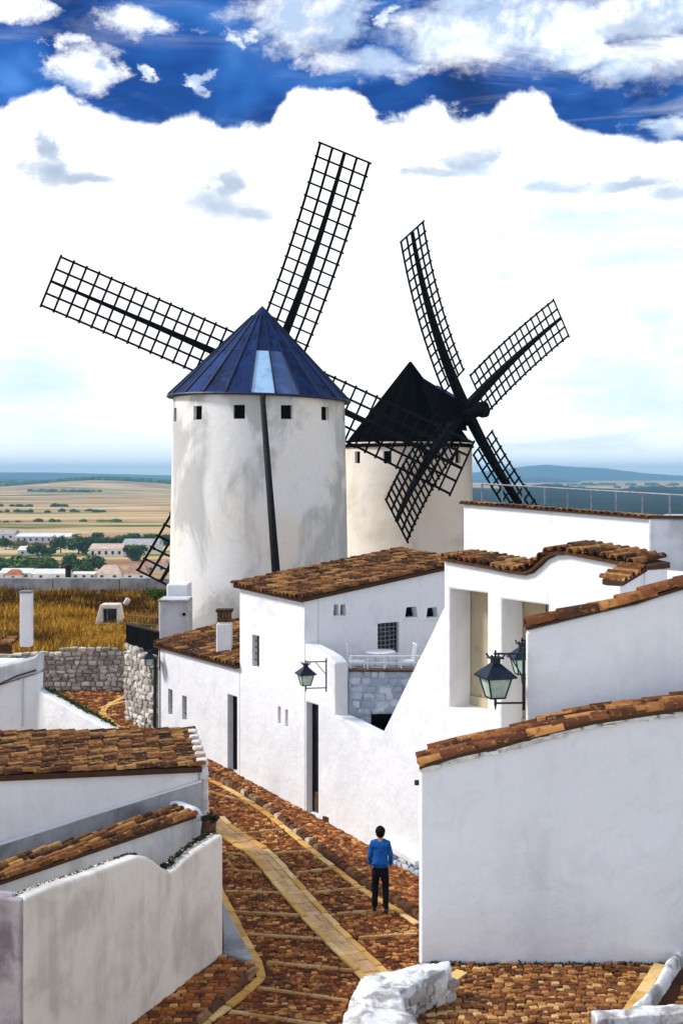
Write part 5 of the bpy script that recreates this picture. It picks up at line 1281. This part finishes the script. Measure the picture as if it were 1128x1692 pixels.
for s, nm in ((-1, 'L'), (1, 'R')):
    hip, kn, an = (s * .088, 0, .88), (s * .105, .03 if s < 0 else .01, .48), (s * .115, .03 if s < 0 else -.05, .085)
    LEG[s] = (hip, kn, an); toe = (s * .14, an[1] + .15, .035)
    nodes.update({nm + 'hi': (hip, .085), nm + 'kn': (kn, .055), nm + 'an': (an, .038), nm + 'to': (toe, (.04, .028))})
    edges += [('pel', nm + 'hi'), (nm + 'hi', nm + 'kn'), (nm + 'kn', nm + 'an'), (nm + 'an', nm + 'to')]
skin('body', nodes, edges, 'pel', SKIN, PE)
jn = {'b': ((0, 0, .86), (.165, .118)), 'hem': ((0, 0, .985), (.180, .130)), 'w': ((0, 0, 1.10), (.165, .118)), 'c': ((0, .01, 1.27), (.182, .125)), 's': ((0, .005, 1.385), (.108, .085)), 'n': ((0, .0, 1.475), .066)}
je = [('b', 'hem'), ('hem', 'w'), ('w', 'c'), ('c', 's'), ('s', 'n')]
for s, nm in ((-1, 'l'), (1, 'r')):
    sh, elb, wri = (Vector(x) for x in ARM[s])
    jn.update({nm + '1': (tuple(sh - Vector((s * .006, 0, .02))), .064), nm + '2': (tuple(elb), .056), nm + '3': (tuple(elb.lerp(wri, .9)), .042)}); je += [('s', nm + '1'), (nm + '1', nm + '2'), (nm + '2', nm + '3')]
skin('jumper', jn, je, 'w', JUMPER, PE, 3, .009)
tn = {'p': ((0, 0, 1.04), (.140, .10)), 'q': ((0, 0, .86), (.158, .108))}; te = [('p', 'q')]
for s, nm in ((-1, 'l'), (1, 'r')):
    hip, kn, an = (Vector(x) for x in LEG[s])
    tn.update({nm + '1': ((s * .092, 0, .76), .094), nm + '2': (tuple(kn), .074), nm + '3': (tuple(kn.lerp(an, .5)), .066), nm + '4': (tuple(an - Vector((0, 0, .02))), .060)}); te += [('q', nm + '1'), (nm + '1', nm + '2'), (nm + '2', nm + '3'), (nm + '3', nm + '4')]
skin('trousers', tn, te, 'p', TROUS, PE, 3, .012)
for s in (-1, 1):
    an = Vector(LEG[s][2]); skin('shoe', {'a': ((an.x, an.y - .05, .045), (.042, .042)), 'b': ((an.x + s * .01, an.y + .05, .042), (.048, .038)), 'c': ((an.x + s * .025, an.y + .16, .036), (.04, .03))}, [('a', 'b'), ('b', 'c')], 'b', SHOE, PE)
hm = bmesh.new(); bmesh.ops.create_icosphere(hm, subdivisions=4, radius=1)
for v in hm.verts:
    c = v.co.copy(); r = 1 + .10 * mnoise.fractal(c * 5, 1, 2, 3)
    if c.y > .25 and c.z < .25: r *= .72                                   # open at the face
    v.co = Vector((c.x * .098 * r, -.005 + c.y * .108 * r, 1.605 + c.z * .105 * r - (.02 if c.z < -.5 else 0)))
me = bpy.data.meshes.new('hair'); hm.to_mesh(me); hm.free(); me.materials.append(HAIR); me.polygons.foreach_set('use_smooth', [True] * len(me.polygons))
o = bpy.data.objects.new('hair', me); COL.objects.link(o); o.parent = PE
fm = MB(); fm.add([(-.012, .115, 1.575), (.012, .115, 1.575), (0, .14, 1.565), (0, .112, 1.605)], [(0, 1, 2), (0, 2, 3), (1, 3, 2), (0, 3, 1)])
me = bpy.data.meshes.new('nose'); me.from_pydata(fm.v, [], fm.f); me.materials.append(SKIN); o = bpy.data.objects.new('nose', me); COL.objects.link(o); o.parent = PE
PE.rotation_euler.z = R(-6)

# ================================================================== village and trees in the plain
PZ = -30.0
def low(u, v): Y = F * (CZ - PZ) / (v - V0); return Vector(((u - U0) / F * Y, Y, PZ))
VWHITE = plain('village_white', (0.78, 0.77, 0.74), .9, 0, .5, .08); VROOF = plain('village_clay_roof', (0.40, 0.22, 0.16), .9, 0, .8, .3); VORANGE = plain('orange_clay_roof', (0.45, 0.13, 0.05), .9, 0, .8, .3)
VGREY = plain('village_grey_roof', (0.42, 0.40, 0.40), .9, 0, .5, .2); VTAN = plain('village_tan_roof', (0.62, 0.46, 0.36), .9, 0, .5, .2)
def village_house(u0, u1, vb, wall_h, roof_h, depth, rmat, label, nwin=0, hip=0.0, wmat=None, yaw=0.0):
    A, B = low(u0, vb), low(u1, vb); c = (A + B) / 2; w = (B - A).length
    t = thing('village_house', c, label, 'house', None)
    x = Vector((math.cos(yaw), math.sin(yaw), 0)); y = Vector((-x.y, x.x, 0)); q = lambda a, b, z: c + x * a + y * b + Vector((0, 0, z)); h = w / 2
    MB().hexa([q(-h, 0, -.5), q(h, 0, -.5), q(h, depth, -.5), q(-h, depth, -.5), q(-h, 0, wall_h), q(h, 0, wall_h), q(h, depth, wall_h), q(-h, depth, wall_h)]).build('wall', wmat or VWHITE, t)
    o = .35; MB().hexa([q(-h - o, -o, wall_h + .01), q(h + o, -o, wall_h + .01), q(h + o, depth + o, wall_h + .01), q(-h - o, depth + o, wall_h + .01),
              q(-h + hip * w, depth * .5 - .2, wall_h + roof_h), q(h - hip * w, depth * .5 - .2, wall_h + roof_h), q(h - hip * w, depth * .5 + .2, wall_h + roof_h), q(-h + hip * w, depth * .5 + .2, wall_h + roof_h)]).build('roof', rmat, t)
    for i in range(nwin):
        a = -h + w * (i + .5) / nwin; wd = min(1.2, w / nwin * .4)
        MB().hexa([q(a - wd / 2, -.05, wall_h * .35), q(a + wd / 2, -.05, wall_h * .35), q(a + wd / 2, .1, wall_h * .35), q(a - wd / 2, .1, wall_h * .35), q(a - wd / 2, -.05, wall_h * .75), q(a + wd / 2, -.05, wall_h * .75), q(a + wd / 2, .1, wall_h * .75), q(a - wd / 2, .1, wall_h * .75)]).build('window', PANE, t)
village_house(0, 52, 957, 2.3, 1.5, 9, VWHITE, 'white flat looking house at the far left behind the roadside wall', 3)
village_house(8, 36, 958, 1.7, 2.0, 6, VORANGE, 'small house with an orange hipped roof behind the roadside wall', 1, .3)
village_house(54, 110, 958, 2.2, 1.6, 8, VWHITE, 'white gabled house left of the dark post', 2)
village_house(118, 160, 957, 2.0, .6, 8, VWHITE, 'long low white house right of the dark post', 3)
village_house(158, 200, 957, 2.0, 3.0, 10, VTAN, 'house with a broad pale tan roof in the village', 2, .25)
village_house(205, 243, 959, 2.4, 3.2, 10, VROOF, 'house with a brown red roof beside the lowest windmill sail', 2, .2)
village_house(240, 276, 945, 2.4, 2.2, 9, VROOF, 'house with a pinkish roof half hidden by the windmill sail', 2, .1)
village_house(148, 203, 921, 4.0, 2.2, 14, VTAN, 'white two storey building between the round trees', 5)
village_house(202, 262, 914, 4.2, 2.6, 16, VGREY, 'large pale hall with a grey roof left of the windmill', 4)
village_house(26, 116, 897, 3.6, 1.6, 16, VWHITE, 'very long white farm building beyond the green trees', 9)
village_house(-12, 24, 892, 3.4, 2.4, 14, VGREY, 'grey roofed barn at the far left edge', 3)
village_house(30, 60, 918, 2.6, 1.8, 9, VWHITE, 'small white cottage among trees at the left', 2)
# trees
LEAFM = [varied('leaves_dark', [(0, (0.012, 0.040, 0.004)), (0.6, (0.034, 0.098, 0.008)), (1, (0.08, 0.16, 0.015))], .9, 'island', .3, .3), varied('leaves_green', [(0, (0.025, 0.075, 0.006)), (0.6, (0.065, 0.15, 0.012)), (1, (0.13, 0.21, 0.025))], .9, 'island', .3, .3), varied('leaves_yellow_green', [(0, (0.09, 0.12, 0.02)), (1, (0.20, 0.22, 0.05))], .9, 'island', .3, .3)]
BARK = plain('bark', (0.06, 0.04, 0.025), .9, 0, 2, .4)
def crown_mesh(seed, mat, n=1000):
    rg = random.Random(seed); lobes = [(Vector((rg.uniform(-.32, .32), rg.uniform(-.32, .32), rg.uniform(.24, .72))), rg.uniform(.22, .36)) for _ in range(9)]
    vs = []; fs_ = []; k = 0
    for i in range(n):
        c, r = rg.choice(lobes); d = Vector((rg.gauss(0, 1), rg.gauss(0, 1), rg.gauss(0, 1))).normalized(); p = c + d * r * rg.uniform(.6, 1.05); s_ = rg.uniform(.04, .09)
        a = Vector((rg.gauss(0, 1), rg.gauss(0, 1), rg.gauss(0, 1))).normalized(); b = d.cross(a).normalized(); a = b.cross(d + a * .6).normalized()
        vs += [p - a * s_, p + b * s_ * .8, p + a * s_, p - b * s_ * .8]; fs_.append((k, k + 1, k + 2, k + 3)); k += 4
    me = bpy.data.meshes.new('crown'); me.from_pydata([tuple(v) for v in vs], [], fs_); me.materials.append(mat); return me
CR = [[crown_mesh(10 * j + i, LEAFM[j]) for i in range(3)] for j in range(3)]
tb = MB().tube([Vector((0, 0, -.05)), Vector((.01, 0, .2)), Vector((.03, .01, .42))], [.04, .03, .016], 6)
for dx, dy in ((.2, .05), (-.18, .1), (.02, -.2)): tb.tube([Vector((.02, 0, .28)), Vector((dx, dy, .55))], [.016, .006], 5)
TRM = bpy.data.meshes.new('trunk'); TRM.from_pydata(tb.v, [], tb.f); TRM.materials.append(BARK)
def tree(u, vb, wpx, hpx, kind, label, group=None, name='tree', Y=None, z=None):
    p = low(u, vb) if Y is None else Vector(((u - U0) / F * Y, Y, z)); s_ = p.y / F
    t = thing(name, p, label, 'tree' if name == 'tree' else 'bush', group)
    for me, nm in ((TRM, 'trunk'), (random.choice(CR[kind]), 'crown')):
        o = bpy.data.objects.new(nm, me); COL.objects.link(o); o.parent = t; o.scale = (wpx * s_, wpx * s_, hpx * s_); o.rotation_euler.z = random.uniform(0, 6.28)
    return t
tree(32, 950, 82, 34, 1, 'wide bright green tree mass at the left edge'); tree(-6, 948, 60, 30, 1, 'green tree cut off by the left picture edge')
tree(62, 947, 46, 30, 1, 'mid green tree left of the dark post'); tree(88, 948, 34, 26, 1, 'small green tree just left of the dark post'); tree(120, 947, 36, 32, 0, 'green tree right behind the dark post')
tree(138, 949, 32, 24, 1, 'low green bush shaped tree in front of the white building'); tree(155, 946, 36, 34, 0, 'round dark green tree in front of the two storey building')
tree(130, 916, 40, 36, 0, 'tallest dark green tree of the upper tree group'); tree(101, 914, 28, 30, 0, 'dark tree left of the tallest tree'); tree(62, 918, 30, 24, 0, 'dark round tree beside the white cottage'); tree(84, 918, 24, 18, 0, 'small dark tree between white cottage and upper tree group')
tree(10, 908, 26, 20, 0, 'dark tree by the grey roofed barn'); tree(36, 908, 24, 16, 2, 'yellow green tree in the dry field'); tree(219, 927, 40, 30, 0, 'big round dark tree in front of the grey roofed hall')
ORD = ('first', 'second', 'third', 'fourth', 'fifth', 'sixth', 'seventh', 'eighth', 'ninth')
for i in range(9): tree(150 + i * 8.8 + random.uniform(-2, 2), 900 + random.uniform(-1, 1), 17 + random.uniform(-3, 4), 17 + random.uniform(-3, 5), 0, ORD[i] + ' dark tree from the left in the straight row behind the two storey building', 'row of dark trees in the village')
tree(252, 895, 36, 16, 1, 'green trees just left of the windmill tower above the hall'); tree(274, 900, 26, 18, 0, 'dark green tree touching the windmill tower edge')
tree(262, 985, 34, 26, 0, 'dark green bush on the bank at the foot of the windmill', None, 'bush', 52.5, 3.45); tree(246, 982, 18, 16, 0, 'smaller dark bush at the end of the roadside wall', None, 'bush', 53.2, 3.6)
# woods and hedges far out on the plain
vs = []; fs_ = []; k = 0; rg = random.Random(5)
def clump(x, y, w, h):
    global k
    z = plain_z(x, y); n = 7
    ring = [(x + w * math.cos(2 * math.pi * i / n) * rg.uniform(.8, 1.2), y + w * math.sin(2 * math.pi * i / n), z - 1) for i in range(n)]
    mid = [(x + (p[0] - x) * .9, y + (p[1] - y) * .9, z + h * rg.uniform(.45, .7)) for p in ring]
    vs.extend(ring + mid + [(x + rg.uniform(-w, w) * .2, y, z + h)])
    for i in range(n): q = (i + 1) % n; fs_.extend([(k + i, k + q, k + n + q, k + n + i), (k + n + i, k + n + q, k + 2 * n)])
    k += 2 * n + 1
for i in range(900):
    x = -690 + rg.gauss(0, 190); clump(x, 3450 + rg.uniform(0, 330) + (x + 690) * .3, rg.uniform(7, 16), rg.uniform(5, 12))
for (x0, x1, y0, n, w) in ((-700, -540, 2700, 30, 9), (-1000, -820, 2100, 26, 8), (-760, -560, 1750, 22, 6), (-520, -330, 1500, 20, 6), (-560, -250, 1290, 26, 5), (-420, -180, 1020, 22, 4), (-1700, -1000, 4300, 80, 16), (-1900, -500, 5200, 120, 18), (800, 2600, 4600, 120, 16), (600, 2500, 3600, 60, 12)):
    for i in range(n): clump(rg.uniform(x0, x1), y0 + rg.gauss(0, w * 1.5), w * rg.uniform(.6, 1.3), w * rg.uniform(.4, .8))
me = bpy.data.meshes.new('woods'); me.from_pydata(vs, [], fs_); me.materials.append(LEAFM[0]); o = bpy.data.objects.new('woods', me); COL.objects.link(o); tag(o, 'dark scrub and hedges scattered over the far plain and its low ridge', 'woods', None, 'stuff')

# ================================================================== haze
HZ, b_, T_ = new_mat('haze'); HZ.node_tree.nodes.clear()
nvo = HZ.node_tree.nodes.new('ShaderNodeOutputMaterial'); pv = HZ.node_tree.nodes.new('ShaderNodeVolumePrincipled'); HZ.node_tree.links.new(pv.outputs[0], nvo.inputs['Volume'])
pv.inputs['Color'].default_value = (.37, .72, 1.0, 1); pv.inputs['Density'].default_value = 0.00013; pv.inputs['Anisotropy'].default_value = 0.0
m = MB(); m.box((0, 6900, 40), (24000, 14400, 150))
o = m.build('haze', HZ, None, kind='stuff'); tag(o, 'thin blue air over the whole plain', 'haze')
